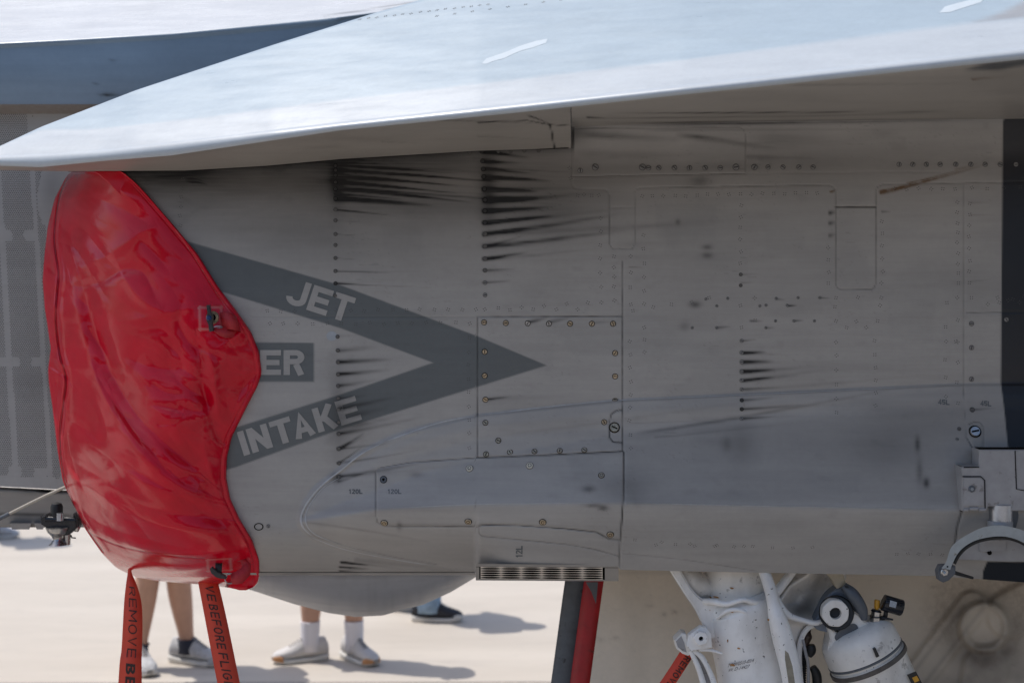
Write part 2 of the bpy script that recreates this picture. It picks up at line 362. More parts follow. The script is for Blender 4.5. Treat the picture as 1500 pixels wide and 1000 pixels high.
# ---- soot strokes: (u, v, length, drop, half width, strength)
ST = []
for v, L, dv, w, s in [(234, 55, 2, 1.6, .8), (238, 70, 3, 1.8, .8), (243, 150, 11, 2.6, 1), (249.5, 200, 18, 3.4, 1.25), (257.5, 170, 15, 3.4, 1.2), (267, 180, 17, 3.4, 1.1), (277, 170, 20, 3.9, 1.25), (284, 90, 8, 3, .5), (291, 120, 10, 6, .85), (307.5, 95, 9, 2.2, .55), (323, 40, 3, 1.2, .35), (343, 40, 3, 1.3, .35), (378, 40, 3, 1.8, .4), (397, 80, 3, 2.2, .6), (415, 60, 3, 2.6, .9), (416, 130, 6, 2, .5)]:
    ST.append((491, v, L*1.12, dv, w*.60, s*1.05))
for v, L, dv, w, s in [(492, 30, -1, 3, .35), (513, 60, -5, 4, .5), (530, 80, -4, 3.5, .85), (548, 70, -6, 4, .75), (565, 60, -9, 4, .5), (583, 45, -4, 2, .45), (598, 90, -18, 4, .75), (612, 70, -16, 5, .6), (628, 90, -22, 5, .6), (635, 130, -26, 4, .6), (657, 42, -24, 3.0, 1.3), (657, 80, -10, 2, .5), (678, 34, -25, 1.6, 1.1), (678, 120, -20, 2.2, .6), (698, 140, -22, 3.0, .65)]:
    ST.append((495, v, L, dv, w, s))
for v, L, dv, w, s in [(222.5, 80, 9, 2.8, .9), (236, 60, 3, 2.4, .7), (248, 75, 6, 2.6, 1.1), (259.5, 100, 6, 3.2, 1.2), (277.5, 75, 3, 4.2, 1.35), (278, 180, -2, 4.5, .4), (293.5, 90, -2, 5.2, 1.35), (294, 190, -14, 5, .45), (309.5, 120, -7, 3.8, 1.1), (326, 110, -10, 3.4, .95), (327, 230, -24, 4, .35), (343, 200, -30, 4, .8), (343, 70, -12, 3, .5), (361, 70, -16, 3, .6), (361, 190, -24, 4.5, .7), (379, 60, -10, 3.4, .9), (380, 150, -16, 4, .45), (396, 45, -2, 2, .8), (414, 38, -3, 2, .8)]:
    ST.append((708, v, L, dv, w, s))
for v, L, dv, w, s in [(499, 28, -2, 1.6, .6), (516.5, 48, -1, 3.2, 1.4), (530, 44, -1, 3.2, 1.35), (544, 52, -3, 3.2, 1.2), (545, 110, -10, 4, .4), (557, 60, -5, 3, 1.15), (557, 130, -16, 4, .4), (570, 70, -3, 2, .6), (571, 240, -22, 3, .3), (586, 60, -4, 2.2, .6), (599, 90, -7, 2.4, .8), (613, 55, -4, 2.2, .7), (414, 28, -1, 1.5, .4), (402, 30, -1, 1.4, .4)]:
    ST.append((1086, v, L, dv, w, s))
for u, v, L, dv, w, s in [(1137, 438, 16, 1, 1.6, .8), (1153, 448, 16, -1, 2.2, .9), (1163, 470, 14, -1, 1.6, .8), (1201, 436, 16, 1, 1.4, .6), (1050, 480, 22, -2, 1.8, .8), (1100, 470, 22, 0, 1.6, .7), (1125, 480, 12, 0, 1.4, .6), (773, 472, 32, -9, 3, .75), (804, 472, 34, -9, 3, .75), (867, 473, 34, -3, 2.5, .5), (711, 585, 42, -5, 2.6, .8), (711, 586, 150, -10, 5, .25), (923, 391, 20, 1, 1, .5), (1292, 310, 14, 0, 2, .5), (500, 823, 45, 5, 1.8, 1.2), (498, 830, 45, 3, 1.6, 1.1), (498, 836, 40, 1, 1.2, 1), (500, 823, 120, 12, 2, .4), (278, 262, 26, 3, 1.2, .7), (278, 266, 30, 4, 1.4, .8), (1422, 297, 30, 0, 1.2, .35), (1422, 315, 30, 0, 1.2, .3), (1422, 412, 40, -3, 1.2, .35), (1424, 600, 46, -3, 1.6, .6),
        (905, 183, 600, -8, 3, .8), (880, 175, 640, -4, 2.5, .7), (930, 190, 420, 0, 3, .35), (838, 196, 180, 10, 7, .5), (990, 198, 150, 20, 6, .6), (1095, 205, 200, 2, 14, .30), (840, 225, 250, 4, 10, .22), (1093, 230, 120, 3, 4, .3),
        (700, 640, 700, -78, 3.2, .16), (930, 634, 490, -68, 3.0, .55), (912, 640, 300, -25, 5, .2), (560, 768, 350, 2, 2, .3), (450, 765, 200, 30, 2, .35),
        (1092, 545, 300, -8, 20, .16), (893, 360, 180, -10, 8, .14), (1215, 312, 10, -2, 5, .9), (1215, 327, 10, -2, 4, .8), (1215, 345, 10, -2, 4, .7), (960, 640, 200, -20, 2, .22), (920, 620, 250, -12, 1.2, .25),
        (520, 820, 180, 22, 4, .3), (496, 705, 60, -20, 2.5, .5)]:
    ST.append((u, v, L, dv, w, s))
_rs = random.Random(11)
for q in list(ST):
    if q[5] > .6 and q[2] > 38 and q[0] < 1100: ST.append((q[0]+_rs.uniform(0, 4), q[1]+_rs.uniform(-1.5, 2.5), q[2]*_rs.uniform(1.1, 1.9), q[3]*_rs.uniform(.7, 1.8)+_rs.uniform(-4, 3), q[4]*_rs.uniform(.5, 1.5), q[5]*_rs.uniform(.12, .38)))
ST = [(a, b, c*_rs.uniform(.78, 1.15), d, e*_rs.uniform(.85, 1.15), f*_rs.uniform(.8, 1.08)) for a, b, c, d, e, f in ST]
BLOB = [(1036, 362, 8, 4, .5), (1036, 374, 9, 5, .5), (1018, 446, 9, 5, .6), (1002, 478, 8, 7, .3), (1025, 266, 14, 8, .35), (993, 325, 4, 5, .4), (1347, 690, 5, 20, .35), (1357, 707, 5, 8, .7), (1344, 650, 4, 12, .5), (1300, 660, 60, 40, .16), (1087, 650, 20, 30, .22), (1064, 650, 8, 12, .3), (600, 246, 130, 26, .10), (520, 262, 60, 36, .08), (430, 262, 120, 26, .08), (720, 240, 90, 22, .1), (800, 300, 90, 50, .28), (650, 300, 90, 30, .14), (715, 280, 14, 60, .35), (494, 268, 12, 40, .3), (494, 600, 12, 70, .28), (512, 610, 30, 60, .22), (870, 300, 120, 60, .12), (960, 250, 160, 20, .12), (1180, 235, 120, 20, .18), (905, 712, 40, 20, .25), (862, 716, 10, 5, .5), (870, 740, 14, 3, .5), (884, 744, 8, 4, .6), (585, 770, 4, 6, .5), (492, 700, 8, 8, .6), (610, 695, 10, 5, .3), (1280, 590, 60, 14, .12), (1020, 450, 60, 60, .08), (800, 800, 100, 12, .12), (560, 745, 200, 6, .12), (1350, 620, 70, 30, .10), (310, 268, 90, 22, .12), (240, 262, 60, 20, .15)]  # smudges; the broad ones below the extension also paint in shade
RUSTS = [(1290, 281, 160, -42, 2.6, 1.1), (1330, 268, 100, -26, 1.6, .7), (1290, 282, 60, -14, 4, .7), (1217, 281, 10, -3, 2, .9), (1087, 583, 6, 20, 4, .5), (1400, 248, 40, -10, 2, .4)]
def strokes(u, v, lst):
    f = np.zeros(u.shape)
    for (u0, v0, L, dv, w, s) in lst:
        du = (u-u0)/L; m = (du > -.12) & (du < 1) & (np.abs(v-v0) < abs(dv)+w*3.5+6)
        if not m.any(): continue
        x = du[m]; tt = np.clip(x, 0, 1); vc = v0+dv*tt**1.15; ww = w*(.80+.18*tt-.50*tt*tt)
        head = np.clip((u[m]-u0+3)/(34 if w > 5.3 else max(3, (L-240)*.35)), 0, 1)
        f[m] += (1.25 if s > .45 else 1.0)*s*head*(1-tt)**.8*np.exp(-((v[m]-vc)/ww)**2*1.05)
    return f
def wear_shade(u, v, decal=False):
    soot = strokes(u, v, ST)*(.84+.40*vnoise(u, v, 5, 34, 3.0, 3))
    for (a, c, ra, rc, s) in BLOB:
        q = ((u-a)/ra)**2+((v-c)/rc)**2; soot += np.where(q < 9, s*np.exp(-q*1.1), 0)
    soot += (.46*smooth(470, 250, v)*smooth(950, 480, u)+.14*smooth(360, 230, v))*(.95+.35*vnoise(u, v, 55, 130, 34, 4))+.14*smooth(0, 30, v-ip([(912, 640), (1410, 570)], u))*smooth(905, 925, u)*smooth(745, 730, v)  # paints shade under the extension; also darkens the fairing below its diagonal
    soot += .10*np.clip(vnoise(u, v, 8, 240, 60, 4)-.02, 0, 1)+.20*np.clip(vnoise(u, v, 9, 30, 18, 3)-.42, 0, 1)
    scr = np.clip(np.abs(vnoise(u, v, 21, 60, 9, 2)), 0, 1); soot += .16*np.clip(.012-scr, 0, 1)/.012*(vnoise(u, v, 22, 90, 90, 2) > .25)
    seam = np.zeros(u.shape)
    for (pl, hw, dp, dk) in SEAMS:
        a = np.array(pl); m = (u > a[:, 0].min()-5) & (u < a[:, 0].max()+5) & (v > a[:, 1].min()-5) & (v < a[:, 1].max()+5)
        if m.any():
            d = plined(u[m], v[m], pl); k = dk*(.75+.4*vnoise(u[m], v[m], 13, 14, 14, 2)); seam[m] = np.maximum(seam[m], np.clip(1.15-d/(hw*1.15), 0, 1)*k)
    # darker where the extension underside lands on the skin
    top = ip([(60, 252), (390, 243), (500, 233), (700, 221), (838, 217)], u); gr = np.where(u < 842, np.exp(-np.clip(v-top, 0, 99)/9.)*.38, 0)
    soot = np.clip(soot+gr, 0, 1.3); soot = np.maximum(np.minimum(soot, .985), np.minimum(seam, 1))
    rust = np.clip(strokes(u, v, RUSTS), 0, 1)
    tint = .07*np.clip(vnoise(u, v, 31, 200, 120, 3), 0, 1)+.05*smooth(420, 200, v)
    rust = np.clip(rust+tint, 0, 1)
    dark = np.maximum(cover_of(ARROW, u, v, .9), cover_of(SIGN, u, v, .9))
    if decal: dark = dark*0+.05
    dark = dark+(1-dark)*(.11*smooth(.05, .4, vnoise(u, v, 77, 150, 70, 3))+sum(.07*(cover_of([(a, b), (a+w_, b+2), (a+w_-3, b+h_), (a+2, b+h_-3)], u, v, 3)) for a, b, w_, h_ in ((960, 300, 90, 50), (1120, 335, 60, 34), (740, 500, 70, 44), (1300, 440, 70, 60), (560, 330, 60, 40), (1010, 640, 110, 40), (1180, 690, 80, 30), (640, 690, 60, 36), (820, 690, 50, 30))))
    pale = np.maximum(cover_of(DARKP, u, v, .9), cover_of(DARKP2, u, v, .9))*(0 if decal else 1)
    return soot, rust, dark, pale
cu_ = np.concatenate([np.arange(96, 330, 6.), np.arange(330, 1510, 2.1), np.arange(1510, 1700, 14.), np.arange(1700, 2050, 50.)])
nrow = 410
tt = np.linspace(0, 1, nrow)
Ug, Tg = np.meshgrid(cu_, tt); Vg = 158+(ip(BOT, Ug)-158)*Tg
Yg = hY(Ug, Vg)
for (pl, hw, dp, dk) in SEAMS:
    a = np.array(pl); m = (Ug > a[:, 0].min()-5) & (Ug < a[:, 0].max()+5) & (Vg > a[:, 1].min()-5) & (Vg < a[:, 1].max()+5)
    if m.any(): Yg[m] += dp*np.clip(1.4-plined(Ug[m], Vg[m], pl)/hw, 0, 1)
pol = [('access_panel', PA), ('fairing_panel', PF), ('filler_strip', PG), ('vent_panel', PH), ('hatch', PD), ('upper_panel', PB)]
Yg = Yg-.0010*pinp(PF, Ug, Vg)-.0006*pinp(PA, Ug, Vg)
so, ru, da, pa = wear_shade(Ug.ravel(), Vg.ravel())
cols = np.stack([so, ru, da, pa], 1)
d_ = Yg+D0
Vx = np.stack([(Ug-750)*d_/FPX, Yg, EYE-(Vg-400)*d_/FPX], 2).reshape(-1, 3)
Q = gridq(nrow, len(cu_))
qc_u = Ug.ravel()[Q].mean(1); qc_v = Vg.ravel()[Q].mean(1)
keep = (qc_u > ip(COVR, qc_v)-32) & ~((qc_u < 836) & (qc_v < ip([(60, 252), (270, 250), (390, 243), (500, 233), (700, 221), (838, 217)], qc_u)-7))
pid = np.zeros(len(Q), int)
for i, (nm, pl) in enumerate(pol): pid[pinp(pl, qc_u, qc_v)] = i+1
def submesh(name, mask, mat):
    q = Q[mask]; ids, inv = np.unique(q, return_inverse=True)
    return npmesh(name, Vx[ids], inv.reshape(-1, 4), mat, cols[ids])
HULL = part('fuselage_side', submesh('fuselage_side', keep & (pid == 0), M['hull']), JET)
PAN = {}
labs = {'access_panel': 'rectangular access panel with brass screws', 'fairing_panel': 'long fairing panel with a bent lower edge', 'hatch': 'small upright rounded hatch'}
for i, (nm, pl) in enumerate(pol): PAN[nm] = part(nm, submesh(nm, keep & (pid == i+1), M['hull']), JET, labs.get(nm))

def nrm(u, v, f=hY):
    a, b_, c_ = (Vector(W(u+q, v+r, float(f(u+q, v+r)))) for q, r in ((-3, 0), (3, 0), (0, -3)))
    d_ = Vector(W(u, v+3, float(f(u, v+3)))); n = (b_-a).cross(c_-d_)
    n.normalize()
    if n.y > 0: n = -n
    return n
bm = bmesh.new(); wo_ = [(2.35, 2.6), (2.35, -.9), (3.9, -4.9), (6.6, -4.9), (7.4, 2.6)]; wt = [bm.verts.new((x, y, 2.66+.02*y)) for x, y in wo_]; wb = [bm.verts.new((x, y, 2.52+.03*y)) for x, y in wo_]
bm.faces.new(wt); bm.faces.new(wb[::-1])
for i in range(5): j = (i+1) % 5; bm.faces.new((wt[i], wb[i], wb[j], wt[j]))
me = bm_mesh('wing', bm, M['hull'], False); setcol(me, np.zeros((len(me.vertices), 4))); part('wing', me, JET)
# ---- rivets: tiny four-dot fasteners, one joined mesh
rv, rf = [], []
def rivet(u, v, f=hY, r=2.2, q=.85):
    a0 = random.uniform(0, 1.5)
    n = nrm(u, v, f); P = Vector(W(u, v, float(f(u, v)))); px = (P.y+D0)/FPX
    ex = Vector((1, 0, 0)); ex = (ex-n*ex.dot(n)).normalized(); ez = n.cross(ex)
    for k in range(4):
        a = a0+k*math.pi/2; c = P+(ex*math.cos(a)+ez*math.sin(a))*r*px-n*-.0006; c = P+(ex*math.cos(a)+ez*math.sin(a))*r*px+n*.0006
        i = len(rv)
        for j in range(4): b_ = a+j*math.pi/2; rv.append(c+(ex*math.cos(b_)+ez*math.sin(b_))*q*px)
        rf.append((i, i+1, i+2, i+3))
RL = [((392, 456), (697, 453), 16), ((395, 474), (688, 473), 15), ((687, 495), (687, 655), 9), ((880, 320), (880, 420), 6), ((900, 376), (900, 420), 4), ((923, 376), (923, 445), 4), ((923, 500), (923, 655), 9), ((943, 345), (943, 445), 6), ((943, 480), (943, 515), 3), ((835, 247), (835, 262), 2), ((845, 286), (876, 286), 4), ((940, 288), (1197, 282), 17), ((1085, 300), (1085, 385), 6), ((1214, 362), (1214, 415), 4), ((1292, 325), (1292, 415), 6), ((1310, 277), (1400, 276), 6), ((1423, 276), (1495, 275), 4), ((1403, 297), (1403, 415), 9), ((1420, 297), (1420, 415), 8), ((1225, 500), (1226, 605), 6), ((1282, 500), (1282, 595), 6), ((960, 797), (1190, 802), 9), ((1313, 811), (1379, 812), 5), ((268, 262), (264, 330), 6), ((930, 790), (1090, 800), 5), ((1386, 444), (1403, 436), 2), ((1386, 478), (1402, 468), 2), ((1385, 500), (1386, 580), 4), ((1402, 500), (1402, 590), 4), ((1447, 446), (1500, 435), 4), ((1460, 435), (1510, 446), 4), ((1105, 437), (1105, 470), 2), ((1085, 448), (1085, 480), 2), ((1225, 436), (1290, 436), 3), ((1222, 448), (1290, 448), 2), ((1225, 471), (1285, 470), 3), ((1240, 480), (1270, 480), 2), ((928, 455), (1040, 437), 5), ((610, 248), (690, 226), 0), ((1440, 262), (1440, 262), 0)]
for a, c, n in RL:
    for i in range(n):
        k = i/max(1, n-1); rivet(a[0]+(c[0]-a[0])*k+random.uniform(-1.2, 1.2), a[1]+(c[1]-a[1])*k+random.uniform(-1.2, 1.2))
for (u, v) in [(710, 453), (730, 451), (747, 454), (764, 450), (781, 453), (797, 448), (815, 453), (830, 445), (846, 453), (861, 443), (881, 443), (900, 440), (1423, 436), (1400, 500)]: rivet(u, v)
part('rivets', mesh('rivets', rv, rf, M['rivet'], sm=False), HULL, kind='stuff')

# ---- pale sealant beads round the fairing nose; along crease and ridge they paint highlights
M['bead'] = simple('pale_sealant', (.47, .465, .46), .55, var=.12, scale=60)
M['rub'] = simple('rubbed_edge_paint', (.43, .415, .39), .45, var=.18, scale=40)
def bead(pts, w0_, w1_, name='sealant_bead', mat=None):
    p = smoothpts_(pts, 7); Vv, ff = [], []; n = len(p)
    for i, q in enumerate(p):
        a, c = p[max(i-1, 0)], p[min(i+1, n-1)]; dx, dy = c[0]-a[0], c[1]-a[1]; L = math.hypot(dx, dy)+1e-9; k = i/(n-1); w_ = (w0_+(w1_-w0_)*k)*(.8+.35*random.random())/2*min(1, 6*k+.1, 6*(1-k)+.1)
        for s_, o_ in ((-1, 0), (0, .0012), (1, 0)): u, v = q[0]-dy/L*w_*s_, q[1]+dx/L*w_*s_; Vv.append(W(u, v, float(hY(u, v))-.0006-o_))
    for i in range(n-1):
        for j in (0, 1): a = 3*i+j; ff.append((a, a+1, a+4, a+3))
    part(name, mesh(name, Vv, ff, mat or M['bead']), HULL)
bead([(566, 646), (530, 664), (500, 688), (474, 708), (452, 733), (441, 756), (444, 772), (456, 784)], 2.2, 3.2)
bead([(500, 698), (476, 712), (460, 730), (449, 750), (449, 768), (463, 783), (500, 798)], 1.2, 1.6)
bead([(566, 646), (600, 633), (650, 617), (700, 608)], 2.2, 1.6); bead([(700, 608), (790, 597), (905, 586), (1100, 577.5), (1408, 563)], 1.6, 1.1)  # crease strips paint the skylight caught by the upward-facing lip
bead([(q, ip(RD, q)-1.0) for q in range(575, 905, 30)], 1.3, 1.3, 'rubbed_edge', M['rub']); bead([(q, ip(RD, q)-1.0) for q in range(925, 1405, 40)], 1.5, 1.2, 'rubbed_edge', M['rub'])  # ridge strips paint in the bright line along the ridge
bead([(455, 786), (500, 803), (560, 816), (640, 829)], 1.6, 1.0)
# ---- screws
def screw_mesh(name, headm, kind='slot', r=1.0, rim=1.16, proud=.0012):
    bm = bmesh.new(); n = 16
    def disc(rad, y, mi, r0=0):
        c = [bm.verts.new((rad*math.cos(2*math.pi*i/n), y, rad*math.sin(2*math.pi*i/n))) for i in range(n)]
        if r0:
            d = [bm.verts.new((r0*math.cos(2*math.pi*i/n), y, r0*math.sin(2*math.pi*i/n))) for i in range(n)]
            for i in range(n): bm.faces.new((c[i], c[(i+1) % n], d[(i+1) % n], d[i])).material_index = mi
        else: bm.faces.new(c).material_index = mi
    p = .0045
    def s(x): return x*p
    bmv = []
    disc(s(rim), -.0005, 1)
    # head: frustum
    a = [bm.verts.new((s(r)*math.cos(2*math.pi*i/n), -.0006, s(r)*math.sin(2*math.pi*i/n))) for i in range(n)]
    c = [bm.verts.new((s(r*.86)*math.cos(2*math.pi*i/n), -proud-.0006, s(r*.86)*math.sin(2*math.pi*i/n))) for i in range(n)]
    for i in range(n): bm.faces.new((a[i], a[(i+1) % n], c[(i+1) % n], c[i])).material_index = 0
    bm.faces.new(c).material_index = 0
    y = -proud-.0009
    def rect(hx, hz, mi=1, cx=0, cz=0):
        bm.faces.new([bm.verts.new((s(cx+x), y, s(cz+z))) for x, z in ((-hx, -hz), (hx, -hz), (hx, hz), (-hx, hz))]).material_index = mi
    if kind == 'slot': rect(.66, .15)
    elif kind == 'cross': rect(.5, .14); y -= .0001; rect(.14, .5)
    elif kind == 'hole': bm.faces.new([bm.verts.new((s(.42)*math.cos(2*math.pi*i/10), y, s(.42)*math.sin(2*math.pi*i/10))) for i in range(10)]).material_index = 1
    elif kind == 'ring':
        y2 = y; disc(s(.55), y2, 1, s(.40))
    me = bpy.data.meshes.new(name); bm.normal_update(); bm.to_mesh(me); bm.free()
    me.materials.append(headm); me.materials.append(M['dark'] if headm not in (M['screwg'], M['rivethead']) else M['rim']); return me
M['rivethead'] = simple('sooty_rivet_paint', (.11, .10, .09), .5, 0, var=.25, scale=200, bump=.1)
M['blackhead'] = simple('soot_black_fastener', (.030, .027, .025), .5, 0, var=.3, scale=300, bump=.1)
SM = {'brass': screw_mesh('brass_screw', M['brass']), 'brasshole': screw_mesh('brass_hex_screw', M['brass'], 'ring'), 'grey': screw_mesh('grey_screw', M['screwg'], 'slot', .82, .95, .0006), 'soot': screw_mesh('plain_rivet', M['rivethead'], 'none', .80, .98, .0008),
      'black': screw_mesh('soot_covered_rivet', M['blackhead'], 'none', .80, .98, .0008), 'white': screw_mesh('white_screw', M['screww'], 'ring', 1, 1.1, .0016), 'hole': screw_mesh('dark_socket', M['darkgrey'], 'hole'), 'steel': screw_mesh('steel_screw', M['steel'], 'slot', .95, 1.12)}
def screw(u, v, kind, dpx=10, parent=None, name='screw', f=hY, off=0.0):
    Yv = float(f(u, v)); n = nrm(u, v, f); P = Vector(W(u, v, Yv))+n*(.0004+off)
    o = bpy.data.objects.new(name, SM[kind]); COL.objects.link(o); p = parent or HULL; o.parent = p
    o.location = P-rootloc(p)
    q = Vector((0, -1, 0)).rotation_difference(n); q = q @ Matrix.Rotation(random.uniform(0, 3.14), 4, 'Y').to_quaternion()
    o.rotation_mode = 'QUATERNION'; o.rotation_quaternion = q
    k = dpx/2/FPX*(Yv+D0)/.0045/1.15; o.scale = (k, k, k); return o
for v in [243, 249.5, 257, 267, 277, 291, 307, 323, 343, 359, 378, 397, 415, 433]: screw(491.5, v, 'black' if v < 300 or v == 415 else 'soot', 7, name='fastener')
for v in [493, 513, 530, 548, 565, 583, 600, 618, 635, 657, 678, 698]: screw(494.5+(v-493)*.012, v, 'soot', 7, name='fastener')
for i, v in enumerate([222, 236, 248, 259, 277, 293, 309, 326, 343, 361, 379, 396, 414, 432]): screw(706+min(i, 5)*.9, v, 'black' if i < 8 else ('soot' if i < 12 else 'grey'), 8.0, name='fastener')
for v in [499, 516, 530, 544, 557, 570, 586, 599, 613]: screw(1086.5, v, 'black' if 570 < v < 610 else 'grey', 7, name='fastener')
for v in [402, 418]: screw(1085, v, 'soot', 6.5, name='fastener')
for u in [850, 950, 965, 988, 1010, 1033, 1055]: screw(u, 246 if u > 900 else 250, 'grey', 9.5, parent=PAN['upper_panel'])
for u in [872, 941, 1078]: screw(u, 245, 'grey', 12, parent=PAN['upper_panel'])
for u in [1105, 1125, 1147, 1170, 1191]: screw(u, 245, 'grey', 11 if u == 1105 else 9)
for u in [1317, 1337, 1357, 1377, 1400, 1422, 1443, 1465, 1488]: screw(u, 241, 'grey', 9)
for u, v in [(1113, 448), (1137, 437), (1153, 447), (1169, 436), (1201, 436), (1136, 470), (1163, 470), (1193, 470), (1066, 437), (1050, 448), (1050, 480), (1122, 447), (1014, 480), (1122, 480), (1034, 438)]: screw(u, v, 'grey', 5.4, name='fastener')
for u, v in [(1423, 474), (1423, 509), (1423, 555), (1474, 468)]: screw(u, v, 'grey', 9)
A_ = PAN['access_panel']; F_ = PAN['fairing_panel']
for u, v in [(709, 472), (741, 473), (835, 474), (867, 474), (898, 474), (710, 515), (710, 550), (711, 585), (711, 619), (901, 517), (901, 551), (901, 585), (885, 618), (730, 645), (747, 662), (783, 661), (820, 660), (712, 665), (856, 659)]: screw(u, v, 'brass', 8.6, A_)
for u, v in [(773, 473.5), (804, 474)]: screw(u, v, 'steel', 8.6, A_)
screw(900, 626, 'brass', 16, A_, 'latch_screw'); screw(1428, 632, 'steel', 19, HULL, 'latch_screw'); screw(1424, 600, 'soot', 9); screw(1405, 628, 'soot', 7); screw(1402, 643, 'grey', 6)
for u, v in [(688, 686), (776, 682)]: screw(u, v, 'white', 11.5, F_)
screw(881, 696, 'brasshole', 9.5, F_); screw(562, 702, 'hole', 11, F_)
for u, v in [(563, 765), (686, 763), (795, 764), (894, 782)]: screw(u, v, 'brasshole', 11, F_)
screw(393, 770, 'grey', 7)
for u, v in [(613, 222), (688, 224), (730, 222), (748, 222), (768, 221), (789, 221)]: screw(u, v, 'soot', 6.5)
# ring of paint around a drain on the left
def ring_mesh(name, u, v, r0, r1, mat, f=hY, off=.0008, n=24, sv=1.0):
    vs_, fs_ = [], []
    for i in range(n):
        a = 2*math.pi*i/n
        for r_ in (r0, r1):
            x, y = u+r_*math.cos(a), v+r_*math.sin(a)*sv; vs_.append(W(x, y, float(f(x, y))-off))
    for i in range(n): j = (i+1) % n; fs_.append((2*i, 2*j, 2*j+1, 2*i+1))
    return mesh(name, vs_, fs_, mat, sm=False)
part('drain_ring', ring_mesh('drain_ring', 379, 771, 5.4, 7, M['dark'], sv=.78), HULL)

# ---- draped flat shapes and lettering
def drape(name, polys, mat, f=hY, off=.0008, parent=None, maxe=8, cols=False, label=None):
    bm = bmesh.new()
    for p in polys:
        bm.faces.new([bm.verts.new((x, y, 0)) for x, y in p])
    bmesh.ops.triangulate(bm, faces=bm.faces)
    return _drape(name, bm, mat, f, off, parent, maxe, cols, label)
def _drape(name, bm, mat, f, off, parent, maxe, cols, label):
    for _ in range(6):
        e = [q for q in bm.edges if (q.verts[0].co-q.verts[1].co).length > maxe]
        if not e: break
        bmesh.ops.subdivide_edges(bm, edges=e, cuts=1); bmesh.ops.triangulate(bm, faces=bm.faces)
    co = np.array([q.co[:] for q in bm.verts]); u, v = co[:, 0], co[:, 1]; Y = np.array(f(u, v))-off-co[:, 2]*.06
    for q, a, b_, c_ in zip(bm.verts, u, v, Y): q.co = W(a, b_, c_)
    me = bpy.data.meshes.new(name); bm.normal_update(); bm.to_mesh(me); bm.free(); me.materials.append(mat)
    if cols is not False:
        s_, r_, d__, p_ = wear_shade(u, v, True); setcol(me, np.stack([s_, r_, d__, p_], 1))
    me.update(); return part(name, me, parent, label)
def text_bm(s, bold=0.0, shear=0.0, space=1.0):
    cu2 = bpy.data.curves.new('t', 'FONT'); cu2.body = s; cu2.offset = bold; cu2.shear = shear; cu2.space_character = space; cu2.resolution_u = 3
    ob = bpy.data.objects.new('t', cu2); COL.objects.link(ob); dg_ = bpy.context.evaluated_depsgraph_get(); dg_.update()
    me = bpy.data.meshes.new_from_object(ob.evaluated_get(dg_)); bm = bmesh.new(); bm.from_mesh(me); bpy.data.meshes.remove(me); bpy.data.objects.remove(ob)
    bmesh.ops.triangulate(bm, faces=bm.faces)
    xs = [q.co.x for q in bm.verts]; ys = [q.co.y for q in bm.verts]; x0, x1, y0, y1 = min(xs), max(xs), min(ys), max(ys)
    for q in bm.verts: q.co = ((q.co.x-x0)/(x1-x0), (q.co.y-y0)/(y1-y0), 0)
    return bm
def _arc(cx, cy, rx, ry, a0, a1, n=9): return [(cx+rx*math.cos(math.radians(a0+(a1-a0)*i/n)), cy+ry*math.sin(math.radians(a0+(a1-a0)*i/n))) for i in range(n+1)]
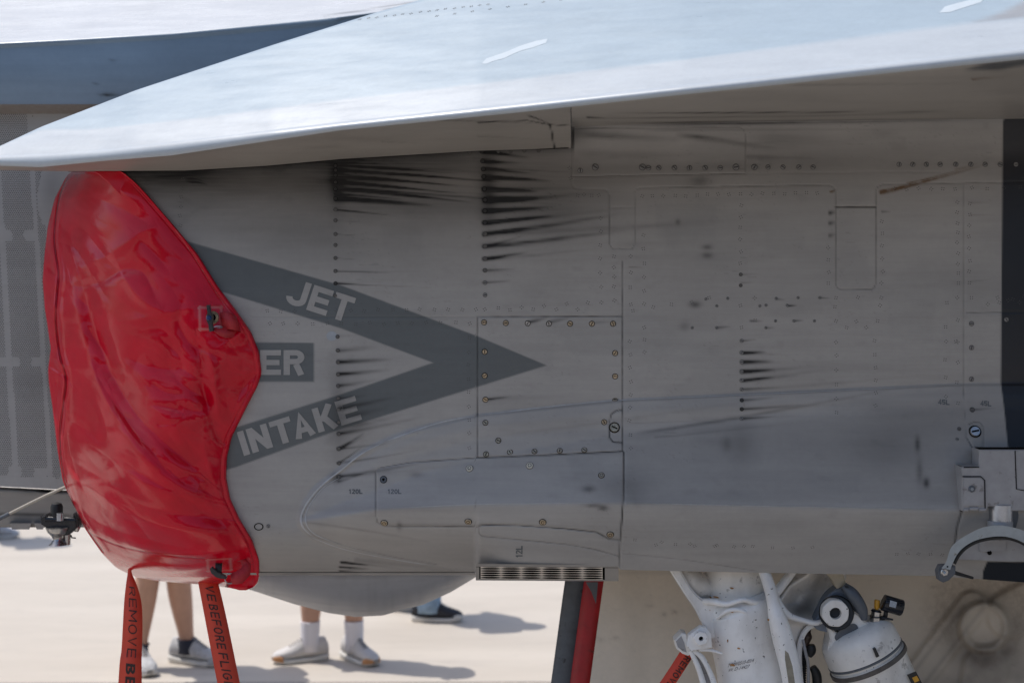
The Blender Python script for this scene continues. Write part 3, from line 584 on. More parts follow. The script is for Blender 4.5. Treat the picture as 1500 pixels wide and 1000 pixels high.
def glyph(c, w, sw):
    h = sw/2; x0, x1, y0, y1 = h, w-h, h, 1-h; ym = .5
    if c == 'E': return [[(w, y1), (x0, y1), (x0, y0), (w, y0)], [(sw, ym), (w*.93, ym)]]
    if c == 'F': return [[(w, y1), (x0, y1), (x0, 0)], [(sw, ym), (w*.9, ym)]]
    if c == 'T': return [[(0, y1), (w, y1)], [(w/2, 1-sw), (w/2, 0)]]
    if c == 'I': return [[(w/2, 0), (w/2, 1)]]
    if c == 'L': return [[(x0, 1), (x0, y0), (w, y0)]]
    if c == 'H': return [[(x0, 0), (x0, 1)], [(x1, 0), (x1, 1)], [(sw, ym), (w-sw, ym)]]
    if c == 'J': return [[(x1, 1)]+_arc(w/2, .3, w/2-h, .3-h, 0, -180)]
    if c == 'N': return [[(x0, 0), (x0, 1)], [(x1, 0), (x1, 1)], [(x0+h*.1, 1-h*.6), (x1-h*.1, h*.6)]]
    if c == 'M': return [[(x0, 0), (x0, 1)], [(x1, 0), (x1, 1)], [(x0, 1-h*.5), (w/2, .30), (x1, 1-h*.5)]]
    if c == 'V': return [[(h, 1), (w/2, h), (w-h, 1)]]
    if c == 'W': return [[(h, 1), (w*.28, h), (w/2, .8), (w*.72, h), (w-h, 1)]]
    if c == 'A': return [[(h, 0), (w/2, 1-h*1.1), (w-h, 0)], [(w*.24, .30), (w*.76, .30)]]
    if c == 'K': return [[(x0, 0), (x0, 1)], [(x1, 1), (x0+h, .40)], [(w*.42, .56), (x1, 0)]]
    if c in 'O0': return [_arc(w/2, .5, w/2-h, .5-h, 90, 450, 20)]
    if c == 'G': return [_arc(w/2, .5, w/2-h, .5-h, 45, 335, 16)+[(x1, .5), (w*.55, .5)]]
    if c == 'R': return [[(x0, 0), (x0, 1)], [(sw, y1), (w*.55, y1)]+_arc(w*.58, .715, w*.42-h, .285-h, 80, -80)+[(w*.55, .43+h), (sw, .43+h)], [(w*.60, .43), (x1, 0)]]
    if c == 'B': return [[(x0, 0), (x0, 1)], [(sw, y1)]+_arc(w*.5, .74, w*.42-h, .26-h, 90, -90)+[(sw, .48+h)], [(w*.5, .48+h)]+_arc(w*.54, .26, w*.46-h, .26-h, 90, -90)+[(sw, y0)]]
    if c == 'D': return [[(x0, 0), (x0, 1)], [(sw, y1)]+_arc(w*.45, .5, w*.55-h, .5-h, 90, -90)+[(sw, y0)]]
    if c == '1': return [[(w*.55, 0), (w*.55, 1)], [(w*.5, .9), (w*.12, .72)]]
    if c == '2': return [_arc(w/2, .72, w/2-h, .28-h, 160, -30)+[(x0, y0), (w, y0)]]
    if c == '4': return [[(w*.72, 0), (w*.72, 1), (x0, .3), (w, .3)]]
    if c == '5': return [[(w*.95, y1), (x0, y1), (x0, .55)]+_arc(w/2, .33, w/2-h, .33-h, 120, -160)]
    return []
GW = {'M': 1.28, 'I': .42, 'W': 1.35, '1': .75, 'O': 1.1, 'G': 1.1}
def stroke_bm(s, sw=.2, cw=.70, gap=.085):
    bm = bmesh.new(); x = 0; lay = 0
    for c in s:
        if c == ' ': x += cw*.6; continue
        w = cw*GW.get(c, 1) if c != 'I' else sw
        for pl in glyph(c, w, sw):
            p = [Vector((a, b)) for a, b in pl]; n = len(p); L, R_ = [], []
            closed = (p[0]-p[-1]).length < 1e-4
            for i in range(n):
                d1 = (p[i]-p[i-1]).normalized() if i > 0 else ((p[0]-p[-2]).normalized() if closed else (p[1]-p[0]).normalized())
                d2 = (p[i+1]-p[i]).normalized() if i < n-1 else ((p[1]-p[0]).normalized() if closed else d1)
                n1 = Vector((-d1.y, d1.x)); n2 = Vector((-d2.y, d2.x)); m_ = (n1+n2).normalized(); k = min(1.6, 1/max(.3, m_.dot(n1)))*sw/2
                L.append(p[i]+m_*k); R_.append(p[i]-m_*k)
            vl = [bm.verts.new((q.x+x, q.y, lay*1e-3)) for q in L]; vr = [bm.verts.new((q.x+x, q.y, lay*1e-3)) for q in R_]
            for i in range(n-1): bm.faces.new((vl[i], vl[i+1], vr[i+1], vr[i]))
            lay += 1
        x += w+(gap if c != 'T' else gap-.10)
    tot = x-gap
    for q in bm.verts: q.co.x /= tot
    bmesh.ops.triangulate(bm, faces=bm.faces)
    return bm
def lettering(name, s, org, along, upv, mat, f=hY, off=.0011, parent=None, bold=0.0, shear=0, cols=False, maxe=8, space=1.0):
    """org = lower left corner (px), along = full width vector (px), upv = full height vector (px)"""
    bm = text_bm(s, bold, shear, space) if shear else stroke_bm(s, bold)
    for q in bm.verts:
        x, y = q.co.x, q.co.y; q.co = (org[0]+along[0]*x+upv[0]*y, org[1]+along[1]*x+upv[1]*y, q.co.z)
    return _drape(name, bm, mat, f, off, parent, maxe, cols, None)
lettering('lettering', 'JET', (416, 443), (89.5, 28.8), (12.2, -36.5), M['hull'], parent=HULL, bold=.215, cols=True, maxe=6)
lettering('lettering', 'INTAKE', (357.5, 667.5), (173, -53.5), (-10.8, -34.7), M['hull'], parent=HULL, bold=.215, cols=True, maxe=6)
lettering('lettering', 'ER', (381, 549), (65, 0), (0, -36.5), M['hull'], parent=HULL, bold=.215, cols=True, maxe=8)
lettering('lettering', '120L', (511, 723), (20, 0), (0, -7), M['inkg'], parent=HULL, bold=.2)
lettering('lettering', '120L', (568, 723), (20, 0), (0, -7), M['inkg'], parent=F_, bold=.2)
lettering('lettering', '12L', (765.5, 816), (0, -17), (-10, 0), M['inkg'], parent=PAN['vent_panel'], bold=.2)
lettering('lettering', '45L', (1374, 592), (17, 1), (0, -7.5), M['inkg'], parent=HULL, bold=.2)
lettering('lettering', '45L', (1436, 594), (16, 1), (0, -7.5), M['inkg'], parent=HULL, bold=.2)
# white scuff beside the arrow
drape('paint_touch_up', [[(486+8*math.cos(a), 492+7*math.sin(a)) for a in np.linspace(0, 6.28, 16)[:-1]]], M['inkp'], parent=HULL, off=.0003)

# ---- cooling vent under the hull
def box(name, c, s, mat, rot=None, bev=.0):
    bm = bmesh.new(); bmesh.ops.create_cube(bm, size=1)
    for q in bm.verts: q.co = Vector((q.co.x*s[0], q.co.y*s[1], q.co.z*s[2]))
    if bev: bmesh.ops.bevel(bm, geom=list(bm.edges), offset=bev, segments=2, affect='EDGES')
    if rot is not None: bmesh.ops.transform(bm, matrix=rot, verts=bm.verts)
    bmesh.ops.translate(bm, vec=Vector(c), verts=bm.verts)
    return bm_mesh(name, bm, mat)
VY0, VY1 = float(hY(800, 828))+.004, float(hY(800, 828))+.08
def vP(u, k, off=0.0):     # k 0 top of the vent face .. 1 bottom
    y = VY0+(VY1-VY0)*k+off; return W(u, 828.0+21.5*k+(u-697)*.006, y)
VENT = part('vent_frame', mesh('vent_frame', [vP(697, 0), vP(906, 0), vP(906, 1), vP(697, 1), vP(697, 1, .06), vP(906, 1, .06), vP(697, 0, .1), vP(906, 0, .1)], [(6, 7, 5, 4), (4, 5, 2, 3), (0, 3, 4, 6), (1, 7, 5, 2)], M['dark'], sm=False), JET, 'slotted cooling vent frame')
def vstrip(nm, u0, u1, k0, k1, mat, off=-.002, th=.004):
    a = [vP(u0, k0, off), vP(u1, k0, off), vP(u1, k1, off), vP(u0, k1, off)]; b_ = [vP(u0, k0, off+th), vP(u1, k0, off+th), vP(u1, k1, off+th), vP(u0, k1, off+th)]
    part(nm, mesh(nm, a+b_, [(0, 3, 2, 1), (4, 5, 6, 7), (0, 1, 5, 4), (1, 2, 6, 5), (2, 3, 7, 6), (3, 0, 4, 7)], mat, sm=False), VENT)
for k0, k1 in ((-.12, .07), (.90, 1.0)): vstrip('rail', 697, 906, k0, k1, M['hull'])
vstrip('end_plate', 886, 906, .1, .9, M['hull'], -.003); vstrip('end_plate', 697, 702, .1, .9, M['hull'], -.003)
# slotted grille plate: six columns of pointed slots
NS = 6
for c_ in range(NS):
    ua = 704+c_*29.8; ub = ua+29.8; n = 9
    for r_ in range(6):
        kc = .12+r_*.152
        vv_, ff_ = [], []
        for i in range(n):
            x = i/(n-1); ww = .017+.050*abs(2*x-1)**3
            for s_ in (-1, 1):
                for o_ in (-.0015, .0025): vv_.append(vP(ua+(ub-ua)*x, kc+s_*ww, o_+.0015*(s_ > 0)))
        for i in range(n-1):
            a = i*4; b2 = a+4
            ff_ += [(a, b2, b2+2, a+2), (a+1, a+3, b2+3, b2+1), (a, a+1, b2+1, b2), (a+2, b2+2, b2+3, a+3)]
        part('slat', mesh('slat', vv_, ff_, M['steelpale'] if 'steelpale' in M else M.setdefault('steelpale', simple('bare_metal_grille', (.80, .73, .64), .45, .1, var=.15, scale=80)), sm=False), VENT)

# ------------------------------------------------------------------ wing root extension (strake)
LB = [(-200, 237), (-44, 237), (0, 243), (60, 245), (150, 236), (250, 228), (500, 191), (750, 166), (1000, 139), (1500, 87), (2200, 10)]
LT = [(-200, 234), (-44, 234), (0, 228), (60, 226), (150, 220), (500, 179), (750, 152), (1000, 125), (1500, 70), (2200, -10)]
TT = [(-200, 233), (-44, 233), (-25, 224), (0, 214), (60, 186), (200, 132), (400, 66), (550, 19), (700, -24), (1000, -110), (1500, -240), (2200, -360)]
EY = [(-200, .16), (0, .06), (200, -.16), (400, -.34), (700, -.52), (1000, -.64), (1500, -.76), (2200, -.9)]
def lexY(u, v):
    u = np.asarray(u, float); v = np.asarray(v, float)
    lt, tp, e = ip(LT, u), ip(TT, u), ip(EY, u); s_ = np.clip((lt-v)/(lt-tp+1e-6), 0, 1.0); wd_ = (lt-tp)/560*1.9
    bnd = .10*np.exp(-(lt-v)/22.)*np.minimum(1, (lt-tp)/60.)
    return e+wd_*(s_*(.82+.18*s_))-bnd*0-.0
cu2 = np.concatenate([np.arange(-44, 0, 4.), np.arange(0, 1510, 7.), np.arange(1510, 2200, 60.)])
rows = []
ns = 60
for i in range(ns):      # top surface
    s_ = 1-(i/(ns-1)); s_ = s_**1.25
    v = ip(LT, cu2)+(ip(TT, cu2)-ip(LT, cu2))*s_; rows.append((v, lexY(cu2, v)))
e = ip(EY, cu2); lt = ip(LT, cu2); lb = ip(LB, cu2)
for k in np.linspace(.12, 1, 9):      # rounded nose
    a = k*math.pi*.80; v = lt+(lb-lt)*(.40*k+.60*(1-math.cos(a))/(1-math.cos(math.pi*.80))); y = e-.019*math.sin(a)
    rows.append((v, y))
Vr = np.array([r_[0] for r_ in rows]); Yr = np.array([r_[1] for r_ in rows]); Ur = np.tile(cu2, (len(rows), 1))
# close behind the silhouette
Vr = np.vstack([Vr[0]+26, Vr[0]+6, Vr]); Yr = np.vstack([Yr[0]+.40, Yr[0]+.12, Yr]); Ur = np.vstack([Ur[:2], Ur])
dd = Yr+D0; VX = np.stack([(Ur-750)*dd/FPX, Yr, EYE-(Vr-400)*dd/FPX], 2).reshape(-1, 3)
u_, v_ = Ur.ravel(), Vr.ravel()
bandl = ip([(-200, 215), (0, 214), (60, 190), (130, 190), (300, 172), (500, 146), (1000, 88), (1500, 24), (2200, -60)], u_)
bnd = np.clip((v_-bandl)/4+.5, 0, 1)
mk_ = cover_of([(1425, 34), (1470, 18), (1500, 2), (1560, -30), (1700, -30), (1700, 20), (1500, 27)], u_, v_, 3)
sc_ = .10*np.clip(vnoise(u_+v_*1.2, v_*1.0, 41, 90, 10, 4)-.05, 0, 1)
LEX = part('wing_root_extension', npmesh('wing_root_extension', VX, gridq(len(Vr), len(cu2)), M['lex'], np.stack([sc_, 0*u_, mk_, bnd*(1-mk_)], 1)), JET)
# bird droppings and rivets on the top
drape('dropping', [[(706, 93), (712, 86), (730, 80), (744, 75), (760, 68), (785, 60), (802, 57), (800, 63), (780, 70), (765, 74), (752, 79), (740, 85), (722, 90), (712, 94)]], M['smear'], f=lexY, off=.0010, parent=LEX, maxe=5)
drape('dropping', [[(1376, 19), (1384, 10), (1405, 4), (1430, -2), (1445, -4), (1436, 4), (1410, 12), (1392, 18)]], M['smear'], f=lexY, off=.0010, parent=LEX, maxe=5)
_k = len(rv)
rv, rf = [], []
for i in range(16): rivet(528+i*12.5+random.uniform(-1, 1), 29-i*1.5+random.uniform(-.6, .6), lexY, 2.0, 1.0)
for i in range(9): rivet(640+i*26, 24-i*3.4, lexY, 2.0, 1.0)
part('rivets', mesh('rivets', rv, rf, M['rivet'], sm=False), LEX, kind='stuff')
# underside from the leading edge back to the fuselage
def under(name, u0, u1, vj, yj, sag, n=26, step=6.):
    c_ = np.arange(u0, u1+step/2, step); lb_, e_ = ip(LB, c_), ip(EY, c_)-.009
    V_, Y_ = [], []
    for i in range(n):
        k = i/(n-1); V_.append(lb_-1+(vj(c_)-lb_+1)*k); Y_.append(e_+(yj(c_)-e_)*(k**sag))
    V_, Y_ = np.array(V_), np.array(Y_); U_ = np.tile(c_, (n, 1)); d__ = Y_+D0
    X = np.stack([(U_-750)*d__/FPX, Y_, EYE-(V_-400)*d__/FPX], 2).reshape(-1, 3); a, b_ = U_.ravel(), V_.ravel()
    soot = .12*np.clip(vnoise(a, b_, 51, 180, 5, 4), 0, 1)+strokes(a, b_, [(640, 176, 180, 6, 1.4, .5), (775, 170, 36, 14, 1.4, 1.1), (860, 172, 30, 1, 1.6, .8), (880, 181, 640, -8, 2.2, .8), (840, 174, 600, -8, 1.5, .5), (900, 166, 600, -3, 1.3, .9), (560, 208, 60, 2, 1, .35), (1150, 125, 300, -3, 2, .3), (700, 200, 90, 4, 1.5, .3)])
    jl = np.maximum(np.clip(1.4-plined(a, b_, [(806, 182), (812, 217)])/1.2, 0, 1), np.clip(1.4-plined(a, b_, [(700, 180), (770, 176), (806, 183), (836, 184)])/1.0, 0, 1)*.7)
    dk = cover_of([(1413, 103), (1440, 94), (1500, 85), (1560, 80), (1560, 92), (1500, 96), (1462, 103)], a, b_, 2)
    return part(name, npmesh(name, X, gridq(n, len(c_)), M['under'], np.stack([np.clip(soot+jl, 0, 1), .06+strokes(a, b_, [(1425, 117, 90, -6, 1.2, 1)]), dk, 0*a], 1)), JET)
under('extension_underside', -40, 837, lambda c_: ip([(-40, 249), (100, 251), (270, 250), (390, 243), (500, 233), (700, 221), (837, 217)], c_), lambda c_: np.array(hY(c_, ip([(-40, 249), (270, 250), (390, 243), (700, 221), (837, 217)], c_)))-.014*(1-.85*smooth(770, 837, c_)), .8, step=3.)
under('extension_underside', 837, 1995, lambda c_: ip([(837, 186), (1100, 178), (1500, 174), (2100, 168)], c_), lambda c_: np.array(hY(c_, 178+0*c_))-.02, 1.5, step=4.)
# lip strip closing the underside joint
js_v = []
for u in np.arange(100, 838, 6.):
    v = ip([(100, 251), (270, 250), (390, 243), (500, 233), (700, 221), (837, 217)], u); y = float(hY(u, v)); js_v += [W(u, v, y-.014), W(u, v+.6, y+.004)]
part('joint_lip', mesh('joint_lip', js_v, [(2*i, 2*i+1, 2*i+3, 2*i+2) for i in range(len(js_v)//2-1)], M['dark']), HULL)

# ------------------------------------------------------------------ forward fuselage, spine, bleed plate, lower nose, belly
def loft(name, rows_, cols_u, mat, parent, wfun=None, label=None):
    V_ = np.array([[r_[0](u) for u in cols_u] for r_ in rows_]); Y_ = np.array([[r_[1](u) for u in cols_u] for r_ in rows_]); U_ = np.tile(np.array(cols_u, float), (len(rows_), 1))
    d__ = Y_+D0; X = np.stack([(U_-750)*d__/FPX, Y_, EYE-(V_-400)*d__/FPX], 2).reshape(-1, 3)
    a, b_ = U_.ravel(), V_.ravel(); cc = wfun(a, b_) if wfun else np.zeros((len(a), 4))
    return part(name, npmesh(name, X, gridq(len(rows_), len(cols_u)), mat, cc), parent, label)
edge = lambda u: float(ip([(-900, 92), (-200, 70), (0, 63), (100, 58), (250, 49), (470, 28), (560, 17), (700, -4), (1000, -60), (2300, -300)], u))
cols_f = list(np.arange(-900, -20, 60.))+list(np.arange(-20, 760, 8.))+list(np.arange(760, 2300, 80.))
def w0(a, b_):
    s_ = .10*np.clip(vnoise(a, b_, 61, 60, 40, 4)-.05, 0, 1)+strokes(a, b_, [(150, 138, 30, -1, 3, .8), (78, 75, 3, 14, 2, .4), (165, 90, 10, -4, 2, .5), (560, 14, 90, -12, 1, .5)])
    s_ += .8*np.clip(1.3-plined(a, b_, [(470, -60), (470, 26)])/1.2, 0, 1)+.5*np.clip(1.3-plined(a, b_, [(470, 25), (560, 11), (700, -12)])/1.1, 0, 1)
    return np.stack([np.clip(s_, 0, 1), 0*a, 0*a, 0*a], 1)
rt = [(lambda u, k=k: edge(u)-k*150, lambda u, k=k: .70+.03*math.sin(k*3)+k*.85) for k in np.linspace(1, 0, 70)]
FF = empty('forward_fuselage', (-1.0, .8, 1.6)); FF.parent = JET; FF.location = Vector((-1.0, .8, 1.6))-rootloc(JET)
loft('spine_skin', rt, cols_f, M['pale'], FF, w0)
def wside(a, b_):
    s_ = strokes(a, b_, [(150, 139, 30, -1, 3, .9), (78, 75, 3, 14, 2, .4), (162, 90, 12, -4, 2, .5), (138, 122, 4, 1, 2, .5)])+.1*np.clip(vnoise(a, b_, 62, 90, 30, 3), 0, 1)
    return np.stack([np.clip(s_, 0, 1), .25*smooth(148, 156, b_), 0*a, 0*a], 1)
rs_ = [(lambda u, k=k: edge(u)+(153-edge(u))*k if u < 500 else edge(u)+k*60, lambda u, k=k: .70+.012*math.sin(k*math.pi)*-1+(.02*smooth(0, .12, 1-k))*0+.0*k-(.010 if 0 < k < .04 else 0)) for k in np.linspace(0, 1, 30)]
loft('side_skin', rs_, cols_f, M['blue'], FF, wside)
# ledge between side skin and bleed plate
rl_ = [(lambda u, k=k: 153+k*14, lambda u, k=k: .70+.08*k) for k in np.linspace(0, 1, 5)]
loft('ledge', rl_, list(np.arange(-900, 500, 50.)), M['hull'], FF, lambda a, b_: np.stack([.1+0*a, .35+0*a, 0*a, 0*a], 1))
# bleed plate
PY = .78
plate_bot = lambda u: 712+u*.05
bp = [(lambda u, k=k: 167+(plate_bot(u)-167)*k, lambda u, k=k: PY+.03*k*k) for k in np.linspace(0, 1, 40)]
def wplate(a, b_):
    s_ = .25*np.exp(-(((a-75)/14)**2+((b_-275)/30)**2))+.12*np.clip(vnoise(a, b_, 71, 60, 60, 3), 0, 1)+.10*np.exp(-((b_-565)/9)**2)
    s_ += .5*np.clip(1.3-plined(a, b_, [(-200, 170), (500, 170)])/1.3, 0, 1); return np.stack([s_, .15*smooth(400, 200, b_), 0*a, 0*a], 1)
BP = loft('bleed_plate', bp, list(np.arange(-900, 0, 60.))+list(np.arange(0, 700, 6.)), M['plate'], FF, wplate)
def pY(u, v): return PY+.03*((np.asarray(v, float)-167)/(plate_bot(np.asarray(u, float))-167))**2
hv, hf = [], []
for j in range(-5, 205):
    for i in range(0, 56):
        v = 168+j*2.66; u = -70+i*2.92+(1.46 if j % 2 else 0)+(v-240)*.052
        if u < -60 or u > 112: continue
        base = (u-(v-240)*.058)
        if v > plate_bot(u)-16: continue
        if v > plate_bot(u)-30 and int((u+7)/19) % 2: continue
        if 43.5 < base < 50.5 or -8 < base < 1 or -60 < base < -53: continue
        if base > 62 and v < 345: continue
        if 50 < base < 64 and v < 330 and base > 56+5*math.cos((v-240)/18): continue
        skip = False
        for cv in (345, 530, 715):
            if abs(v-cv) < 8-(1 if v > cv else 0) and (base > 28.5+4*((v-cv)/8)**2 and base < 44 or base < 12-3*((v-cv)/8)**2): skip = True
        if skip: continue
        c = W(u, v, float(pY(u, v))-.0010); r_ = .74*(PY+D0)/FPX; k = len(hv)
        hv += [(c[0]+r_*math.cos(a), c[1], c[2]+r_*math.sin(a)) for a in (0, 1.257, 2.513, 3.770, 5.027)]; hf.append(tuple(range(k, k+5)))
part('perforations', mesh('perforations', hv, hf, M['dark'], sm=False), FF, kind='stuff')
# lower nose
bl = [(lambda u, k=k: plate_bot(u)+1+k*(772-plate_bot(u)-1), lambda u, k=k: PY+.05+.03*k+(.03 if k < .03 else 0)) for k in np.linspace(0, 1, 16)]
bl.append((lambda u: 770, lambda u: PY+.6))
loft('lower_nose_skin', bl, list(np.arange(-900, 0, 60.))+list(np.arange(0, 420, 12.)), M['hull'], FF, lambda a, b_: np.stack([.12+.3*np.clip(vnoise(a, b_, 72, 40, 12, 3), 0, 1)+.6*np.clip(1.3-plined(a, b_, [(-100, 753), (60, 753), (130, 756)])/1.0, 0, 1)+.9*(np.exp(-((a-70)/18)**2)*(b_ < 722)*(a > 50)), .05+0*a, 0*a, 0*a], 1))
for (x0, x1) in ((14, 46), (50, 66)): part('door_lip', mesh('door_lip', [W(x0, 766, .82), W(x1, 766, .82), W(x1-3, 775, .84), W(x0+4, 775, .84), W(x0, 766, .88), W(x1, 766, .88), W(x1-3, 775, .88), W(x0+4, 775, .88)], [(0, 1, 2, 3), (4, 7, 6, 5), (0, 3, 7, 4), (1, 5, 6, 2), (3, 2, 6, 7)], M['lightgrey'], sm=False), FF)
# belly pod
pb = lambda u: float(ip([(300, 842), (375, 866), (430, 884), (480, 897), (520, 903), (560, 901), (620, 885), (660, 867), (700, 843), (720, 836)], u))
pod_rows = []
for k in np.linspace(0, 1, 28):
    a = k*math.pi*.9; pod_rows.append((lambda u, a=a: 826+(pb(u)-826)*math.sin(min(a, math.pi/2)) if a < math.pi/2 else 826+(pb(u)-826)*math.sin(a), lambda u, a=a: .95-.50*math.cos(a)))
def spl(u):
    pass
loft('belly_fairing', pod_rows, list(np.arange(300, 722, 5.)), M['pod'], JET, lambda a, b_: np.stack([.14*np.clip(vnoise(a, b_, 81, 6, 40, 3), 0, 1)+.25*smooth(848, 840, b_), .1*smooth(860, 900, b_), 0*a, 0*a], 1), label='curved belly fairing below the intake')
# thin flange between hull and belly
fl = [(lambda u: 838.6, lambda u: float(hY(u, 838))-.004), (lambda u: 841.5, lambda u: float(hY(u, 838))+.002), (lambda u: 842, lambda u: float(hY(u, 838))+.3)]
loft('lower_flange', fl, list(np.arange(320, 700, 8.)), M['hull'], HULL, lambda a, b_: np.stack([.5*np.clip(vnoise(a, b_, 82, 40, 4, 3), 0, 1), .25*np.clip(vnoise(a, b_, 83, 30, 4, 3), 0, 1), 0*a, 0*a], 1))
# body behind the skin, closes the aircraft against the light
bm = bmesh.new()
sec = [(.40, 2.30), (.45, 1.62), (.75, 1.42), (1.6, 1.36), (2.5, 1.42), (2.8, 1.7), (2.8, 2.3), (2.2, 2.62), (1.4, 2.95), (.95, 2.72)]
rings = []
for x, kx in ((-9.5, .25), (-7, .7), (-4, .92), (-1.35, 1.0)):
    rings.append([bm.verts.new((x, 1.6+(y-1.6)*kx*.62, 2.0+(z-2.0)*kx)) for y, z in sec])
rings.append([bm.verts.new((-1.0, y, z)) for y, z in sec]); rings.append([bm.verts.new((4.5, y, z)) for y, z in sec])
for a, b_ in zip(rings, rings[1:]):
    for i in range(len(sec)): j = (i+1) % len(sec); bm.faces.new((a[i], a[j], b_[j], b_[i]))
bm.faces.new(rings[0]); bm.faces.new(rings[-1][::-1])
me = bm_mesh('centre_body', bm, M['hull']); setcol(me, np.zeros((len(me.vertices), 4))); part('centre_body', me, JET)

# ------------------------------------------------------------------ generic solid builders (pixel coordinates with a real distance)
def tubem(name, pts, mat, n=16, cap=True, bev=True):
    """pts: (u, v, Y, radius px)"""
    P = [Vector(W(p[0], p[1], p[2])) for p in pts]; Rr = [p[3]*(p[2]+D0)/FPX for p in pts]
    return tubew(name, P, Rr, mat, n, cap)
def tubew(name, P, Rr, mat, n=16, cap=True):
    bm = bmesh.new(); rings = []; px = None
    for i, p in enumerate(P):
        t_ = (P[min(i+1, len(P)-1)]-P[max(i-1, 0)]).normalized()
        if px is None:
            px = t_.cross(Vector((0, 1, 0)));
            if px.length < .1: px = t_.cross(Vector((1, 0, 0)))
        px = (px-t_*px.dot(t_)).normalized(); py = t_.cross(px)
        rings.append([bm.verts.new(p+(px*math.cos(2*math.pi*k/n)+py*math.sin(2*math.pi*k/n))*Rr[i]) for k in range(n)])
    for a, b_ in zip(rings, rings[1:]):
        for k in range(n): bm.faces.new((a[k], a[(k+1) % n], b_[(k+1) % n], b_[k]))
    if cap: bm.faces.new(rings[0][::-1]); bm.faces.new(rings[-1])
    return bm_mesh(name, bm, mat)
def smoothpts(pts, k=6):
    """catmull-rom through rows of numbers"""
    a = np.array(pts, float); out = []
    for i in range(len(a)-1):
        p0, p1, p2, p3 = a[max(i-1, 0)], a[i], a[i+1], a[min(i+2, len(a)-1)]
        for j in range(k):
            t_ = j/k; out.append(.5*((2*p1)+(-p0+p2)*t_+(2*p0-5*p1+4*p2-p3)*t_*t_+(-p0+3*p1-3*p2+p3)*t_**3))
    out.append(a[-1]); return [tuple(q) for q in out]
def platem(name, poly, Y, th, mat, bev=1.2, roundk=0, Yf=None):
    """solid plate cut to a closed outline, front face at Y, thickness th metres, bevel in px"""
    if roundk:
        a = list(poly); a = [a[-1]]+a+[a[0], a[1]]; p = smoothpts([(x, y) for x, y in a], roundk)[roundk:-roundk*1]
        poly = p[:-1]
    bm = bmesh.new(); f_ = [bm.verts.new(W(x, y, Y if Yf is None else Yf(x, y))) for x, y in poly]
    face = bm.faces.new(f_)
    r_ = bmesh.ops.extrude_face_region(bm, geom=[face]); nv = [q for q in r_['geom'] if isinstance(q, bmesh.types.BMVert)]
    bmesh.ops.translate(bm, vec=(0, th, 0), verts=nv)
    if bev:
        ed = [q for q in bm.edges if all(x in f_ for x in q.verts)]
        try: bmesh.ops.bevel(bm, geom=ed, offset=bev*(Y+D0)/FPX, segments=3, affect='EDGES', clamp_overlap=True)
        except Exception: pass
    big = [f for f in bm.faces if len(f.verts) > 4]
    bmesh.ops.triangulate(bm, faces=big)
    return bm_mesh(name, bm, mat)
def ngon(u, v, r_, n=6, a0=0, su=1, sv=1): return [(u+r_*su*math.cos(a0+2*math.pi*i/n), v+r_*sv*math.sin(a0+2*math.pi*i/n)) for i in range(n)]
def P_(name, me, parent, label=None): return part(name, me, parent, label)

# ------------------------------------------------------------------ gear door (white, red and grey edge stripes)
def door_h(u, v):
    u = np.asarray(u, float); v = np.asarray(v, float)
    h = np.zeros(np.shape(u))
    h -= .026*smooth(42, 33, np.hypot(u-1442, (v-918)))          # boss
    h += .012*smooth(30, 24, np.hypot(u-1442, (v-918)))
    for a, b_, w_, s_ in (((1330, 1010), (1424, 888), 26, .016), ((1444, 980), (1410, 1200), 40, .016), ((1480, 900), (1700, 780), 40, .016)):
        h -= s_*smooth(w_, w_*.72, segd(u, v, a, b_))
    h -= .010*smooth(905, 925, v)*smooth(1200, 1240, u)*0
    h -= .012*smooth(955, 905, u)                       # raised edge land
    h += .004*vnoise(u, v, 91, 150, 120, 3)
    h -= .035*smooth(900, 1330, u)*smooth(1000, 860, v)*.0
    return .50+h-.00012*(v-840)
dl = lambda v: ip([(780, 898), (853, 884), (1000, 864), (1300, 822)], v)
du_ = np.concatenate([np.linspace(0, 1, 330)]); dv_ = np.arange(790, 1290, 2.2)
Tg2, Vd = np.meshgrid(du_, dv_); Ud = dl(Vd)+(1760-dl(Vd))*Tg2; Yd = door_h(Ud, Vd)
ud, vd = Ud.ravel(), Vd.ravel()
soot = .55*np.clip(vnoise(ud, vd, 95, 200, 130, 5)+.05, 0, 1)*smooth(1250, 1420, ud)+.5*np.exp(-((np.hypot(ud-1442, vd-918)-46)/17)**2)*(.75+.7*vnoise(ud, vd, 96, 40, 40, 3))+.55*smooth(900, 1000, vd)*smooth(1250, 1450, ud)*(.7+.6*vnoise(ud, vd, 97, 60, 60, 4))+.18*np.clip(vnoise(ud, vd, 98, 14, 9, 3)-.45, 0, 1)*2
for (a, b_, w_) in (((1318, 1010), (1412, 888), 1.6), ((1346, 1010), (1440, 890), 1.6)): soot += .22*np.exp(-(segd(ud, vd, a, b_)/3.4)**2)
soot += .15*smooth(845, 838, vd)
rst = .42*np.exp(-((np.hypot(ud-1440, vd-905)-62)/30)**2)*smooth(990, 900, vd)+.10*smooth(1200, 1350, ud)+sum(.5*np.exp(-(((ud-a)/5)**2+((vd-b_)/3.5)**2)) for a, b_ in ((951, 886), (972, 899), (987, 896), (902, 934), (877, 936), (1366, 858)))*(.7+.8*vnoise(ud, vd, 99, 4, 4, 2))
dd = Yd.ravel()+D0; X = np.stack([(ud-750)*dd/FPX, Yd.ravel(), EYE-(vd-400)*dd/FPX], 1)
DOOR = part('gear_door', npmesh('gear_door', X, gridq(len(dv_), len(du_)), M['door'], np.stack([np.clip(soot, 0, 1), np.clip(rst, 0, 1)*.8, 0*ud, 0*ud], 1)), JET, 'stained white inner side of the main gear door')
